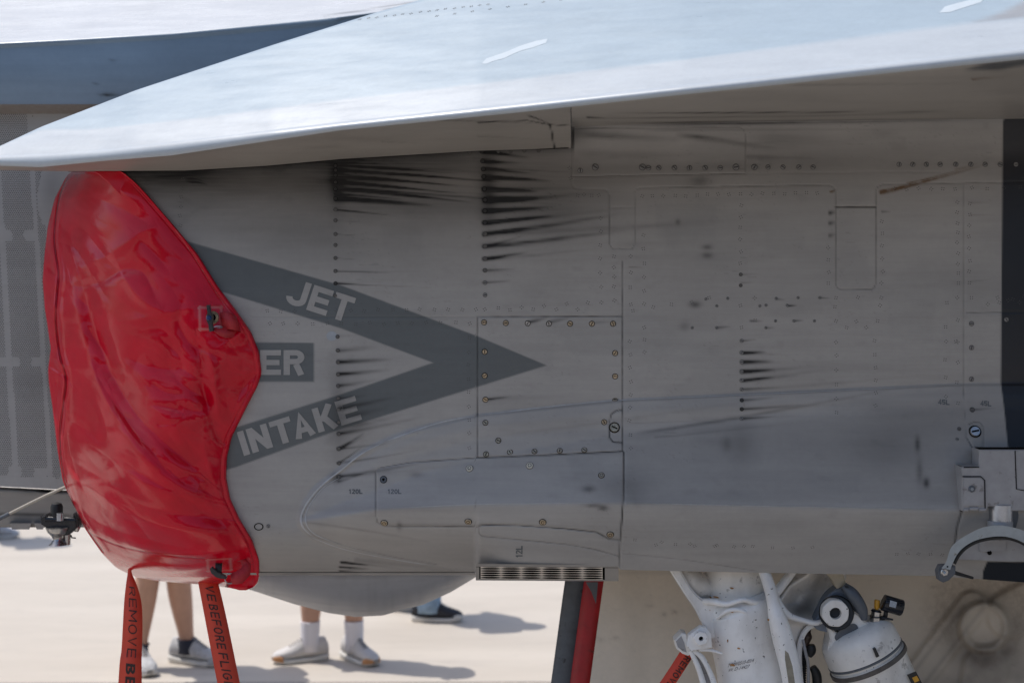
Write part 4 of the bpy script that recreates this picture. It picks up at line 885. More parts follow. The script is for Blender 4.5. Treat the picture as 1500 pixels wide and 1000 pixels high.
def dstripe(nm, o0, o1, off0, off1, mat, th):
    vv_ = np.arange(790, 1290, 20.); n = len(vv_); Vv = []; Ff = []
    for v in vv_:
        sl = 1.0
        for (o_, of) in ((o0, off0), (o1, off1)):
            for t2 in (0, th): Vv.append(W(dl(v)+o_(v), v, .50+of+t2-.00012*(v-840)))
    for i in range(n-1): a = 4*i; b_ = a+4; Ff += [(a, a+2, b_+2, b_), (a+1, b_+1, b_+3, a+3), (a, b_, b_+1, a+1), (a+2, a+3, b_+3, b_+2)]
    P_(nm, mesh(nm, Vv, Ff, mat), DOOR)
dstripe('red_edge', lambda v: -29, lambda v: 1, .004, -.008, M['redpaint'], .02)
dstripe('grey_edge', lambda v: -57, lambda v: -29, .016, .0045, M['darkgrey'], .014)
P_('edge_chip', mesh('edge_chip', [W(858, 852, .478), W(876, 852, .478), W(873, 884, .478), (W(866, 866, .478))], [(0, 1, 2, 3)], M['darkgrey'], sm=False), DOOR)

# ------------------------------------------------------------------ main landing gear
LG = empty('landing_gear', W(1090, 1000, .2)); LG.parent = JET; LG.location = Vector(W(1090, 1000, .2))-rootloc(JET)
Wm, Wc = M['white'], M['whiteclean']
YG = .10
P_('upper_barrel', tubem('upper_barrel', smoothpts([(1078, 770, YG+.03, 50), (1078, 860, YG+.03, 48), (1079, 876, YG+.03, 49)]), Wm, 40), LG)
P_('main_strut', tubem('main_strut', smoothpts([(1080, 872, YG, 44), (1082, 879, YG, 53), (1086, 890, YG, 57), (1092, 920, YG, 57), (1100, 960, YG, 54), (1108, 1010, YG, 54), (1125, 1150, YG, 50)]), Wc, 48), LG)
P_('forging_web', platem('forging_web', [(974, 822), (990, 824), (1012, 860), (1030, 878), (1052, 884), (1066, 896), (1060, 930), (1040, 934), (1031, 918), (1018, 893), (1000, 866)], YG-.055, .05, Wc, 2.4, 4), LG)
P_('web_pocket', tubem('web_pocket', smoothpts([(1000, 830, YG-.01, 14), (1016, 852, YG-.01, 18), (1034, 858, YG, 16), (1042, 840, YG+.01, 10)]), Wm, 20), LG)
P_('shoulder_rib', tubem('shoulder_rib', smoothpts([(1024, 880, YG-.035, 4), (1045, 881, YG-.075, 5), (1065, 884, YG-.095, 4), (1088, 878, YG-.1, 3.5), (1106, 882, YG-.09, 4), (1126, 878, YG-.06, 3)]), Wc, 14), LG)
P_('casting_bead', tubem('casting_bead', smoothpts([(1050, 905, YG-.075, 2.5), (1066, 894, YG-.095, 3), (1084, 893, YG-.10, 3), (1096, 902, YG-.098, 3), (1096, 925, YG-.098, 3), (1098, 938, YG-.094, 3), (1112, 945, YG-.085, 3), (1130, 944, YG-.07, 2.5)]), Wc, 12), LG)
P_('brace_tube', tubem('brace_tube', smoothpts([(1112, 815, YG-.09, 9), (1120, 838, YG-.10, 8.5), (1128, 862, YG-.11, 9), (1133, 884, YG-.12, 9.5), (1139, 906, YG-.125, 13.5), (1147, 935, YG-.125, 15.5), (1157, 975, YG-.125, 15), (1164, 1012, YG-.125, 15), (1185, 1120, YG-.125, 15)]), Wc, 28), LG)
P_('brace_slot', platem('brace_slot', [(1150, 952), (1155, 956), (1161, 975), (1166, 1010), (1157, 1012), (1153, 985), (1150, 965)], YG-.232, .002, simple('worn_tan_primer', (.28, .25, .19), .6, var=.3, scale=40), 0), LG)
P_('side_rod', tubem('side_rod', smoothpts([(1172, 822, YG-.02, 6), (1152, 848, YG-.03, 6.5), (1130, 876, YG-.05, 7)]), Wc, 16), LG)
# big right-hand casting, its pocket modelled as a hollow grid
def pocket_h(u, v):
    u = np.asarray(u, float); v = np.asarray(v, float); out = [(1146, 884), (1160, 862), (1186, 846), (1196, 830), (1216, 828), (1228, 848), (1226, 866), (1212, 884), (1206, 902), (1196, 909), (1170, 902), (1152, 894)]
    d = plined(u, v, out+[out[0]]); s_ = np.where(pinp(out, u, v), 1, -1)*d
    h = YG+.0+.075*smooth(-2, 16, s_)-.02*np.exp(-((s_+5)/5.)**2)
    h += .03*np.exp(-(((u-1182)+(v-860)*.5)/16)**2)*smooth(0, 14, s_)*-1
    return h
cast = [(1128, 880), (1140, 862), (1162, 840), (1180, 818), (1242, 818), (1240, 846), (1230, 868), (1214, 890), (1206, 916), (1190, 919), (1180, 926), (1173, 942), (1171, 960), (1174, 1000), (1182, 1120), (1140, 1120), (1140, 950), (1134, 910)]
gu, gv = np.meshgrid(np.arange(1124, 1246, 1.7), np.arange(818, 1120, 1.9)); gq = gridq(*gu.shape)
hh = pocket_h(gu, gv); dc = plined(gu, gv, cast+[cast[0]]); sc2 = np.where(pinp(cast, gu, gv), 1, -1)*dc
hh = hh+.10*(1-np.sqrt(np.clip(np.clip(sc2, 0, 9)/9*(2-np.clip(sc2, 0, 9)/9), 0, 1)))
kp = pinp(cast, gu.ravel()[gq].mean(1), gv.ravel()[gq].mean(1))
dd = hh+D0; X = np.stack([(gu-750)*dd/FPX, hh, EYE-(gv-400)*dd/FPX], 2).reshape(-1, 3)
g1, g2 = gu.ravel(), gv.ravel()
stn = .7*np.exp(-(((g1-1170)/16)**2+((g2-893)/12)**2))+.35*np.exp(-(((g1-1150)/12)**2+((g2-850)/16)**2))+.5*np.clip(vnoise(g1, g2, 101, 8, 8, 3)-.45, 0, 1)*2+.3*np.exp(-(((g1-1185)/12)**2+((g2-880)/14)**2))
q = gq[kp]; ids, inv = np.unique(q, return_inverse=True)
M['casting'] = aircraft_paint('white_forging_paint', (.80, .76, .70), (.1, .1, .1), rough=.4, grain=.5, dirtc=(.08, .072, .066), flow=False)
P_('side_casting', npmesh('side_casting', X[ids], inv.reshape(-1, 4), M['casting'], np.stack([np.clip(stn, 0, 1), 0*g1, 0*g1, 0*g1], 1)[ids]), LG)
P_('casting_flange', tubem('casting_flange', smoothpts([(1134, 868, YG-.045, 5), (1142, 886, YG-.05, 6), (1156, 901, YG-.05, 5), (1176, 908, YG-.045, 4), (1194, 912, YG-.04, 4), (1207, 908, YG-.035, 3)]), M['casting'] if False else Wc, 14), LG)
P_('column_edge', tubem('column_edge', smoothpts([(1198, 913, YG-.01, 3.5), (1184, 919, YG-.01, 4), (1175, 932, YG-.01, 4), (1171, 952, YG-.01, 4), (1172, 985, YG-.01, 4), (1180, 1060, YG-.01, 4)]), Wc, 12), LG)
# grey lug with white bushing nut
LUG = P_('pivot_lug', platem('pivot_lug', [(1193, 918), (1202, 893), (1214, 872), (1236, 857), (1250, 862), (1262, 880), (1252, 912), (1236, 926), (1214, 926)], YG-.03, .05, simple('blue_grey_lug_paint', (.19, .22, .27), .42, var=.12, scale=30), 1.5, 4), LG, 'blue grey pivot lug')
P_('upper_arm', platem('upper_arm', [(1204, 820), (1232, 820), (1236, 842), (1240, 857), (1226, 862), (1218, 848), (1208, 838)], YG-.045, .05, simple('cream_primer', (.46, .40, .30), .5, var=.12, scale=30), 1.5), LG, 'cream painted upper arm')
P_('hook_arm', tubem('hook_arm', smoothpts([(1236, 858, YG-.05, 6), (1247, 868, YG-.06, 9), (1256, 880, YG-.065, 9), (1263, 893, YG-.065, 8), (1266, 906, YG-.06, 5)]), M['darkgrey'], 18), LG)
NUT = P_('grime_ring', tubem('grime_ring', [(1225, 897, YG-.055, 25), (1225, 897, YG-.062, 25.5), (1225, 897, YG-.066, 23.5)], M['black'], 24), LG)
def ringsolid(name, u, v, Y, r0, r1, th, mat, n=8, a0=.3, hn=24):
    bm = bmesh.new(); k = (Y+D0)/FPX; c = Vector(W(u, v, Y)); N_ = 48
    def rad(a):
        s_ = 2*math.pi/n; x = ((a-a0) % s_)-s_/2; return r1*math.cos(s_/2)/math.cos(x)*.5+r1*.5*.98
    R_ = []
    for (f_, y) in ((lambda a: r0, th), (lambda a: r0, 0), (lambda a: rad(a)-1.2, 0), (lambda a: rad(a), .002), (lambda a: rad(a), th)):
        R_.append([bm.verts.new(c+Vector((f_(2*math.pi*i/N_)*k*math.cos(2*math.pi*i/N_), y, f_(2*math.pi*i/N_)*k*math.sin(2*math.pi*i/N_)))) for i in range(N_)])
    for a, b_ in zip(R_, R_[1:]):
        for i in range(N_): j = (i+1) % N_; bm.faces.new((a[i], a[j], b_[j], b_[i]))
    return bm_mesh(name, bm, mat)
P_('pivot_nut', ringsolid('pivot_nut', 1224, 898, YG-.085, 8.6, 20.5, .03, Wm), LG)
P_('pivot_bore', tubem('pivot_bore', [(1224, 898, YG-.058, 9), (1224, 898, YG-.056, 9)], M['dark'], 20), LG)
# retraction actuator
ax = np.array([.43, .903]); pr = np.array([.903, -.43]); c0 = np.array([1255, 932.])
def axp(t_, s_=0): q = c0+ax*t_+pr*s_; return (q[0], q[1])
YA = YG-.02
prof = [(-14, 36), (-10, 46), (-3, 53), (6, 56), (24, 56.5), (25, 55), (27, 55), (28, 57)]
P_('actuator_cap', tubem('actuator_cap', [(*axp(t_), YA, r_) for t_, r_ in [(-17, 30), (-14, 42), (-9, 50), (-2, 54.5), (10, 56.5), (26, 57)]], Wm, 48), LG)
P_('actuator_body', tubem('actuator_body', [(*axp(t_), YA, r_) for t_, r_ in [(25, 54), (34, 54), (34.5, 57), (47, 57), (50, 55.5), (90, 55), (260, 55)]], Wm, 48), LG)
P_('clamp_band', tubem('clamp_band', [(*axp(t_), YA, r_) for t_, r_ in [(35.5, 56), (36, 59.5), (42, 59.5), (42.5, 56)]], simple('brown_grey_band', (.10, .085, .075), .5, var=.3, scale=60), 48), LG)
P_('lock_ring', tubem('lock_ring', [(*axp(t_), YA, r_) for t_, r_ in [(26.5, 55), (27, 57.6), (29.5, 57.6), (30, 55)]], M['darkgrey'], 48), LG)
P_('lock_tab', platem('lock_tab', [axp(27, 14), axp(27, 18), axp(40, 18), axp(40, 13)], YA-.112, .012, M['black'], .5), LG)
P_('yoke', platem('yoke', [(1213, 915), (1216, 934), (1213, 952), (1222, 958), (1262, 938), (1292, 917), (1280, 913), (1268, 910), (1260, 902), (1252, 896), (1246, 906), (1230, 928)], YG-.06, .07, Wm, 2.5, 3), LG)
P_('yoke_window', platem('yoke_window', [(1223, 932), (1230, 923), (1246, 914), (1254, 914), (1257, 920), (1252, 925), (1234, 932), (1226, 938)], YG-.0625, .003, M['darkgrey'], 0, 3), LG)
fit = empty('x', (0, 0, 0)); bpy.data.objects.remove(fit)
P_('hex_fitting', tubem('hex_fitting', [(1282, 912, YA-.03, 8), (1282.5, 903, YA-.03, 8.3)], M['steel'], 6), LG)
P_('hex_fitting', tubem('hex_fitting', [(1283, 902.5, YA-.03, 7), (1283.5, 895, YA-.03, 7)], M['steel'], 6), LG)
P_('washer', tubem('washer', [(1283, 903.2, YA-.03, 9), (1283, 901.8, YA-.03, 9)], M['blackgloss'], 18), LG)
P_('washer', tubem('washer', [(1283.5, 895, YA-.03, 8), (1284, 892, YA-.03, 6)], M['blackgloss'], 18), LG)
P_('valve_cap', tubem('valve_cap', [(1284, 893, YA-.03, 2.6), (1284.3, 890, YA-.03, 2.6), (1284.4, 889.8, YA-.03, 4.2), (1285, 879, YA-.03, 4.2), (1285.2, 878, YA-.03, 3.4)], M['yellow'], 14), LG)
P_('canister', tubem('canister', [(1293, 881.5, YA-.035, 10), (1294, 881.9, YA-.035, 12), (1320, 889.6, YA-.035, 12), (1321.4, 890, YA-.035, 11)], M['blackgloss'], 28), LG)
P_('canister_end', tubem('canister_end', [(1321.2, 890, YA-.035, 9.4), (1321.9, 890.2, YA-.035, 9)], M['steel'], 20), LG)
lb_ = [(1304, 878.5), (1314, 881.5), (1312, 890), (1302.5, 887.5)]
P_('canister_label', mesh('canister_label', [W(x, y, YA-.0575) for x, y in lb_], [(0, 1, 2, 3)], simple('pale_label', (.35, .38, .42), .4, var=.2, scale=300), sm=False), LG)
P_('connector', tubem('connector', smoothpts([(1290, 906, YA-.03, 3), (1296, 903, YA-.03, 3.5), (1298, 895, YA-.035, 3)]), M['black'], 12), LG)
P_('connector', tubem('connector', [(1291, 904, YA-.04, 2), (1308, 907, YA-.04, 1.4)], M['black'], 8), LG)
P_('data_plate', platem('data_plate', [(1329, 988), (1342, 983), (1356, 1010), (1342, 1014)], YA-.085, .004, M['black'], 0), LG)
P_('data_plate_mark', platem('data_plate_mark', [(1336, 992), (1343, 989), (1347, 996), (1340, 999)], YA-.0865, .001, M['yellow'], 0), LG)
# left bracket with bushing, link, hoses
P_('bracket', platem('bracket', [(1009, 931), (1018, 924), (1027, 918), (1036, 921), (1042, 929), (1043, 948), (1026, 951), (1013, 953), (1006, 946)], YG-.10, .03, Wc, 1.3), LG)
P_('bracket_nut', ringsolid('bracket_nut', 1027, 935, YG-.118, 3.4, 11, .02, Wc, 5, .6), LG)
P_('bracket_bore', tubem('bracket_bore', [(1027, 935, YG-.106, 3.8), (1027, 935, YG-.104, 3.8)], M['dark'], 14), LG)
P_('bracket_ear', platem('bracket_ear', [(988, 938), (999, 927), (1005, 928), (1010, 944), (1014, 957), (1008, 960), (1000, 957), (991, 950)], YG-.08, .05, Wm, 1.2), LG)
P_('ear_hollow', platem('ear_hollow', [(990, 939), (998, 931), (1002, 940), (1006, 955), (1000, 953), (993, 947)], YG-.0815, .003, M['lightgrey'], 0), LG)
P_('link_rail', tubem('link_rail', smoothpts([(1011, 952, YG-.08, 3.5), (1022, 975, YG-.08, 4), (1030, 1000, YG-.08, 4.5), (1040, 1040, YG-.08, 5)]), Wc, 14), LG)
P_('link_rail', tubem('link_rail', smoothpts([(1016, 952, YG-.08, 3.5), (1028, 962, YG-.08, 4), (1038, 980, YG-.08, 4), (1047, 1004, YG-.08, 4.5), (1055, 1040, YG-.08, 5)]), Wc, 14), LG)
P_('link_web', platem('link_web', [(1016, 955), (1030, 966), (1040, 990), (1046, 1030), (1034, 1020), (1024, 985)], YG-.07, .01, M['lightgrey'], 0), LG)
P_('boss_fin', tubem('boss_fin', smoothpts([(1024, 951, YG-.09, 2.6), (1042, 952, YG-.085, 2.4), (1058, 957, YG-.09, 1.5)]), Wc, 10), LG)
hp = []
for i in range(46):
    k = i/45; u = 1178-6*math.sin(k*2.2); v = 940+k*80; hp.append((u, v, YG+.02, 8.2+(1.0 if i % 2 else -.6)))
P_('ribbed_hose', tubem('ribbed_hose', hp, M['black'], 16), LG)
P_('hose_fitting', tubem('hose_fitting', smoothpts([(1187, 915, YG+.01, 3), (1184, 924, YG+.01, 4), (1182, 930, YG+.01, 8), (1180, 937, YG+.01, 7), (1178, 944, YG+.01, 5)]), simple('brown_black_fitting', (.05, .03, .02), .4, var=.4, scale=80), 14), LG)
P_('hose_fitting', tubem('hose_fitting', smoothpts([(1187, 944, YG+.01, 6), (1188, 952, YG+.01, 7.5), (1184, 960, YG+.01, 5)]), M['black'], 14), LG)
P_('hydraulic_line', tubem('hydraulic_line', smoothpts([(1176, 936, YG-.03, 2.2), (1180, 955, YG-.04, 2.3), (1184, 975, YG-.04, 2.3), (1184, 1020, YG-.04, 2.3)]), M['lightgrey'], 10), LG)
P_('ribbed_hose', tubem('ribbed_hose', smoothpts([(1190, 976, YG+.01, 5), (1196, 988, YG+.01, 7), (1197, 1010, YG+.01, 7), (1196, 1060, YG+.01, 7)]), M['black'], 14), LG)
# wheel and tyre below the frame so the leg stands on the ground
whl = Vector(W(1125, 1150, YG)); tz = .37
P_('axle_arm', tubew('axle_arm', [whl+Vector((0, 0, .06)), Vector((whl.x+.12, .2, .60)), Vector((whl.x+.28, .22, tz))], [.07, .06, .06], Wc, 20), LG)
bm = bmesh.new(); tp_ = [(.37, -.03), (.37, .03), (.36, .08), (.30, .10), (.22, .085), (.20, 0), (.22, -.085), (.30, -.10), (.36, -.08)]; rg = []
for i in range(40):
    a = 2*math.pi*i/40; rg.append([bm.verts.new((whl.x+.28+r_*math.cos(a), .40+y, tz+r_*math.sin(a))) for r_, y in tp_])
for i in range(40):
    for j in range(len(tp_)): bm.faces.new((rg[i][j], rg[(i+1) % 40][j], rg[(i+1) % 40][(j+1) % len(tp_)], rg[i][(j+1) % len(tp_)]))
P_('tyre', bm_mesh('tyre', bm, M['black']), LG)
P_('wheel_rim', tubew('wheel_rim', [Vector((whl.x+.28, .2, tz)), Vector((whl.x+.28, .33, tz)), Vector((whl.x+.28, .335, tz)), Vector((whl.x+.28, .47, tz))], [.06, .07, .215, .215], Wm, 30), LG)
# handwriting on the strut, wrapped on the cylinder
def strutY(u, v):
    cx = ip([(872, 1080), (920, 1092), (960, 1100), (1010, 1108)], v); x = (np.asarray(u, float)-cx)/54.; return YG-np.sqrt(np.clip(1-x*x, 0, 1))*54*(YG+D0)/FPX
lettering('handwriting', 'T4MW0510-1014', (1066, 977), (38, -8), (1, -5.5), M['ink'], f=strutY, off=.002, parent=LG, shear=.3, maxe=4)
lettering('handwriting', 'W. D-14427', (1067, 983.5), (31, -6), (1, -5), M['ink'], f=strutY, off=.002, parent=LG, shear=.3, maxe=4)
for (u, v, a, b_) in [(1073, 973.5, 4, 1.6), (1072, 861, 3, 1.3), (1049, 874, 4.5, 1.2), (1041, 874.5, 1.6, 1.6), (1082, 949, 2.4, 1.2), (1039, 893, 1.5, 1.0), (1072, 896, 2.6, .8), (1066, 938, 1, 2.4)]:
    f_ = strutY if v > 880 else (lambda u_, v_: YG+.03-np.sqrt(np.clip(1-((np.asarray(u_, float)-1078)/48)**2, 0, 1))*48*(YG+.03+D0)/FPX)
    drape('rust_chip', [[(u+a*math.cos(t_)*(1+.25*math.sin(3*t_+u)), v+b_*math.sin(t_)+.3*a*math.cos(t_)*.6) for t_ in np.linspace(0, 6.28, 12)[:-1]]], M['rust'], f=f_, off=.0025, parent=LG)
P_('rust_chip', tubem('rust_chip', [(1125.5, 907, YG-.165, 1.6), (1125.5, 907.5, YG-.168, 1.4)], M['rust'], 8), LG)

# ------------------------------------------------------------------ hinge gear at the right edge
HG = empty('gun_bay_hinge', W(1460, 740, -.15)); HG.name = 'catapult_fitting'; HG.parent = JET; HG.location = Vector(W(1460, 740, -.15))-rootloc(JET)
hb = float(min(hY(1440, q) for q in (680, 700, 720, 740, 750, 760))); LGm = M['lightgrey']
P_('housing_plate', platem('housing_plate', [(1435, 658.5), (1760, 658.5), (1760, 748), (1478, 748), (1474, 742), (1448, 742), (1445, 748), (1409, 748), (1409, 684), (1434, 683)], hb-.022, .06, LGm, 1.4), HG)
P_('housing_gap', platem('housing_gap', [(1434, 656.6), (1760, 656.6), (1760, 660), (1434, 660)], hb-.012, .03, M['dark'], 0), HG)
P_('housing_gap', platem('housing_gap', [(1408, 683), (1409.5, 683), (1409.5, 749), (1408, 749)], hb-.012, .03, M['dark'], 0), HG)
P_('hinge_tab', platem('hinge_tab', [(1411.5, 699), (1436, 699), (1441, 704), (1441.5, 741), (1411.5, 741)], hb-.026, .01, LGm, .8), HG)
for pl in ([(1410, 697.6), (1437, 697.6), (1442.6, 703), (1443.2, 744)], [(1434, 684), (1412, 684)], [(1487, 660), (1489, 716), (1500, 718)]): P_('plate_seam', tubem('plate_seam', [(a, b_, hb-.0235, .7) for a, b_ in pl], M['dark'], 6), HG)
P_('hinge_pin', tubem('hinge_pin', [(1411, 746, hb-.02, 2.8), (1418, 746, hb-.02, 2.8)], LGm, 12), HG)
P_('hinge_pin', tubem('hinge_pin', [(1419.5, 744.5, hb-.021, 3.2), (1432, 744.5, hb-.021, 3.2)], LGm, 12), HG)
P_('hinge_pin', tubem('hinge_pin', [(1433.5, 746, hb-.02, 2.8), (1443, 746, hb-.02, 2.8)], LGm, 12), HG)
P_('tab_bolt', ringsolid('tab_bolt', 1424, 716, hb-.030, 2.2, 5.2, .006, M['darkgrey'], 6), HG)
P_('tab_bolt_core', tubem('tab_bolt_core', [(1424, 716, hb-.029, 2.4), (1424, 716, hb-.033, 2.0)], M['steel'], 10), HG)
P_('shaft', tubem('shaft', [(1466, 738, hb+.0, 17), (1466, 762, hb+.0, 17)], M['shaft'], 32), HG)
P_('shaft_boot', tubem('shaft_boot', smoothpts([(1468, 738, hb+.045, 30), (1468, 752, hb+.045, 29), (1468, 775, hb+.045, 20)]), M['darkgrey'], 28), HG)
P_('shaft_collar', tubem('shaft_collar', [(1465, 762, hb-.002, 17.5), (1465, 764, hb-.002, 18.5), (1465, 775, hb-.002, 18)], LGm, 28), HG)
arch_o = smoothpts([(1379, 832), (1386, 822), (1393, 802), (1404, 791), (1420, 781), (1440, 772), (1462, 769), (1484, 772), (1506, 780), (1530, 796), (1545, 820)], 5)
arch_i = smoothpts([(1392, 834), (1395, 826), (1402, 812), (1412, 801), (1427, 792), (1445, 787), (1466, 785), (1484, 788), (1500, 795), (1518, 809), (1531, 824)], 5)
bm = bmesh.new(); ao = [[bm.verts.new(W(x, y, hb-.055+t2)) for x, y in arch_o] for t2 in (0, .03)]; ai = [[bm.verts.new(W(x, y, hb-.055+t2)) for x, y in arch_i] for t2 in (0, .03)]
n_ = len(arch_o)
for i in range(n_-1):
    bm.faces.new((ao[0][i], ao[0][i+1], ai[0][i+1], ai[0][i])); bm.faces.new((ao[1][i], ai[1][i], ai[1][i+1], ao[1][i+1])); bm.faces.new((ao[0][i], ao[1][i], ao[1][i+1], ao[0][i+1])); bm.faces.new((ai[0][i], ai[0][i+1], ai[1][i+1], ai[1][i]))
for i in (0, -1): bm.faces.new((ao[0][i], ai[0][i], ai[1][i], ao[1][i]))
bmesh.ops.bevel(bm, geom=[q for q in bm.edges if len(q.link_faces) == 2 and q.calc_face_angle(0) > 1], offset=.0018, segments=2, affect='EDGES')
M['archp'] = simple('grey_green_arm_paint', (.36, .38, .375), .42, var=.12, scale=40, bump=.2, spots=((.16, .12, .07), 50, .64, .7))
P_('curved_arm', bm_mesh('curved_arm', bm, M['archp']), HG)
inn = [(a, b_+0, hb-.035, 3.0) for a, b_ in arch_i[6:-6]]
P_('arm_liner', tubem('arm_liner', [(a+1.5, b_+1.5, c_, d_) for a, b_, c_, d_ in inn], M['black'], 10), HG)
P_('arm_end_lug', platem('arm_end_lug', [(1374, 838), (1378, 829), (1388, 828), (1400, 829), (1400, 840), (1390, 850), (1382, 853), (1376, 850)], hb-.05, .03, M['darkgrey'], 1.5), HG)
P_('arm_end_bolt', ringsolid('arm_end_bolt', 1384, 838, hb-.058, 2.2, 6, .01, M['steel'], 6), HG)
P_('arm_end_bolt_core', tubem('arm_end_bolt_core', [(1384, 838, hb-.056, 2.4), (1384, 838, hb-.064, 2.2)], M['steel'], 12), HG)
P_('arm_hole', tubem('arm_hole', [(1388, 829.5, hb-.0560, 1.3), (1388, 829.5, hb-.0562, 1.3)], M['dark'], 8), HG)
hl = float(hY(1440, 800))
P_('lower_cover_plate', platem('lower_cover_plate', [(1412, 752), (1760, 760), (1760, 824), (1474, 822), (1399, 819), (1399, 805), (1404, 775)], hl-.012, .02, LGm, 1.0), HG)
P_('cover_block', platem('cover_block', [(1435, 790), (1474, 790), (1474, 805), (1470, 808), (1435, 808)], hl-.018, .02, LGm, 1.0), HG)
P_('plate_hole', tubem('plate_hole', [(1449.5, 809, hl-.0125, 3.4), (1449.5, 809, hl-.0185, 3.2)], M['dark'], 14), HG)
P_('lever_end', tubem('lever_end', [(1397, 838, hb-.02, 3), (1425, 846, hb+.0, 2)], M['black'], 10), HG)

# ------------------------------------------------------------------ launch fixture and rope in front of the lower nose
FX = P_('nose_fixture', platem('nose_fixture', [(59, 756), (68, 753), (68, 762), (106, 762), (107, 752), (112, 758), (113, 772), (104, 781), (98, 784), (76, 784), (68, 778), (67, 772), (60, 768)], .42, .05, M['blackgloss'], 1.8), JET, 'black and bare metal fixture under the nose')
for nm, pts, mt in (('post', [(83, 735.5, .44, 3), (83, 737, .44, 7), (83, 741, .44, 8.8), (83, 756, .44, 8.8)], M['black']), ('cross_bar', [(62, 760, .43, 5), (112, 762, .43, 5.5)], M['blackgloss']), ('bright_pin', [(88, 751, .40, 5), (88, 762, .40, 5)], M['shaft']),
                    ('cup', smoothpts([(84, 772, .42, 17), (84, 779, .42, 14), (84, 785, .42, 8), (85, 789, .42, 6.5), (85, 793, .42, 9), (85, 797.5, .42, 13)]), M['steel']), ('sleeve', [(98, 776, .44, 6), (97, 797, .44, 6)], M['steel']), ('lever', [(104, 783, .44, 1), (105, 787, .44, 1), (111, 787.5, .44, 1)], M['black']), ('ear', [(108, 762, .44, 5), (113, 772, .45, 6), (112, 778, .45, 3)], M['steel'])):
    P_(nm, tubem(nm, pts, mt, 20), FX)
rope = tag(link('mooring_rope', tubem('mooring_rope', smoothpts([(-640, 1080, .40, 2.2), (-400, 955, .40, 2.2), (-160, 836, .40, 2.2), (-60, 790, .40, 2.2), (12, 753, .40, 2.2), (60, 729, .38, 2.2), (99, 711.5, .36, 2.2), (130, 698, .34, 2.2)]), M['cable'], 10)), 'thin pale rope slanting from the left edge up behind the red cover', 'rope')
part('dark_sleeve', tubem('dark_sleeve', [(-160, 836.3, .40, 3.2), (-60, 790.3, .40, 3.2), (4, 757, .40, 3.2), (14, 752, .40, 3.4)], M['darkgrey'], 12), rope)

# ------------------------------------------------------------------ red intake cover
CV = empty('intake_cover', W(230, 860, 0), 'shiny red vinyl cover strapped over the engine intake, creased and sagging', 'intake cover')
nr, nc = 520, 330
vv = np.concatenate([np.linspace(243, 255, 26)[:-1], np.linspace(255, 845, nr-70), np.linspace(845, 864, 46)[1:]])
nr = len(vv); ss = np.linspace(0, 1, nc)
Sg, Vc = np.meshgrid(ss, vv); Lc, Rc = ip(COVL, Vc), ip(COVR, Vc)
k3 = np.array([1, 2, 3, 2, 1.])/9
def sm1(a, k=7):
    w_ = np.hanning(2*k+1); w_ /= w_.sum(); return np.convolve(np.pad(a, k, mode='edge'), w_, 'valid')
Lr, Rr_ = ip(COVL, vv), ip(COVR, vv); Lc = np.tile(sm1(Lr, 6)[:, None], (1, nc)); Rc = np.tile(sm1(Rr_, 6)[:, None], (1, nc))
Uc = Lc+Sg*(Rc-Lc)
hr = hY(Rc, Vc)-.004
Yc = hr*1.0+.30*(1-Sg)**2.3-.062*np.sin(math.pi*np.clip(Sg, 0, 1))**.8
Yc += .085*(1-smooth(250, 500, Vc))*(1-Sg**2.2)+.07*smooth(300, 243, Vc)**1.6*(1-Sg**2.2)+.16*smooth(775, 864, Vc)**1.7*(1-Sg*.75)
# overall sag: bulges out towards the bottom
Yc -= .05*np.exp(-((Vc-700)/120)**2)*np.sin(math.pi*Sg)
def fold(path, w_, amp, skew=0.0):
    """soft ridge (amp<0 pushes out) along a path"""
    global Yc
    p = smoothpts(path, 5); d = np.full(Uc.shape, 1e9); sg = np.zeros(Uc.shape); tn = np.zeros(Uc.shape); L = len(p)-1
    a = np.array(p); m = (Uc > a[:, 0].min()-w_*4) & (Uc < a[:, 0].max()+w_*4) & (Vc > a[:, 1].min()-w_*4) & (Vc < a[:, 1].max()+w_*4)
    U0, V0 = Uc[m], Vc[m]; d0 = np.full(U0.shape, 1e9); s0 = np.zeros(U0.shape); t0 = np.zeros(U0.shape)
    for i in range(L):
        (ax_, ay_), (bx_, by_) = p[i][:2], p[i+1][:2]; dx, dy = bx_-ax_, by_-ay_; l2 = dx*dx+dy*dy+1e-9
        t_ = np.clip(((U0-ax_)*dx+(V0-ay_)*dy)/l2, 0, 1); ex, ey = U0-ax_-t_*dx, V0-ay_-t_*dy; dq = np.hypot(ex, ey); k = dq < d0
        d0[k] = dq[k]; s0[k] = np.sign(dx*ey-dy*ex)[k]; t0[k] = ((i+t_)/L)[k]
    tp_ = np.sin(math.pi*np.clip(t0*.92+.04, 0, 1))**.6
    x = s0*d0/w_; asym = np.where(x > 0, 1+skew, 1-skew)
    Yc[m] += amp*tp_*np.exp(-np.abs(x*asym)**1.5)
F = .011
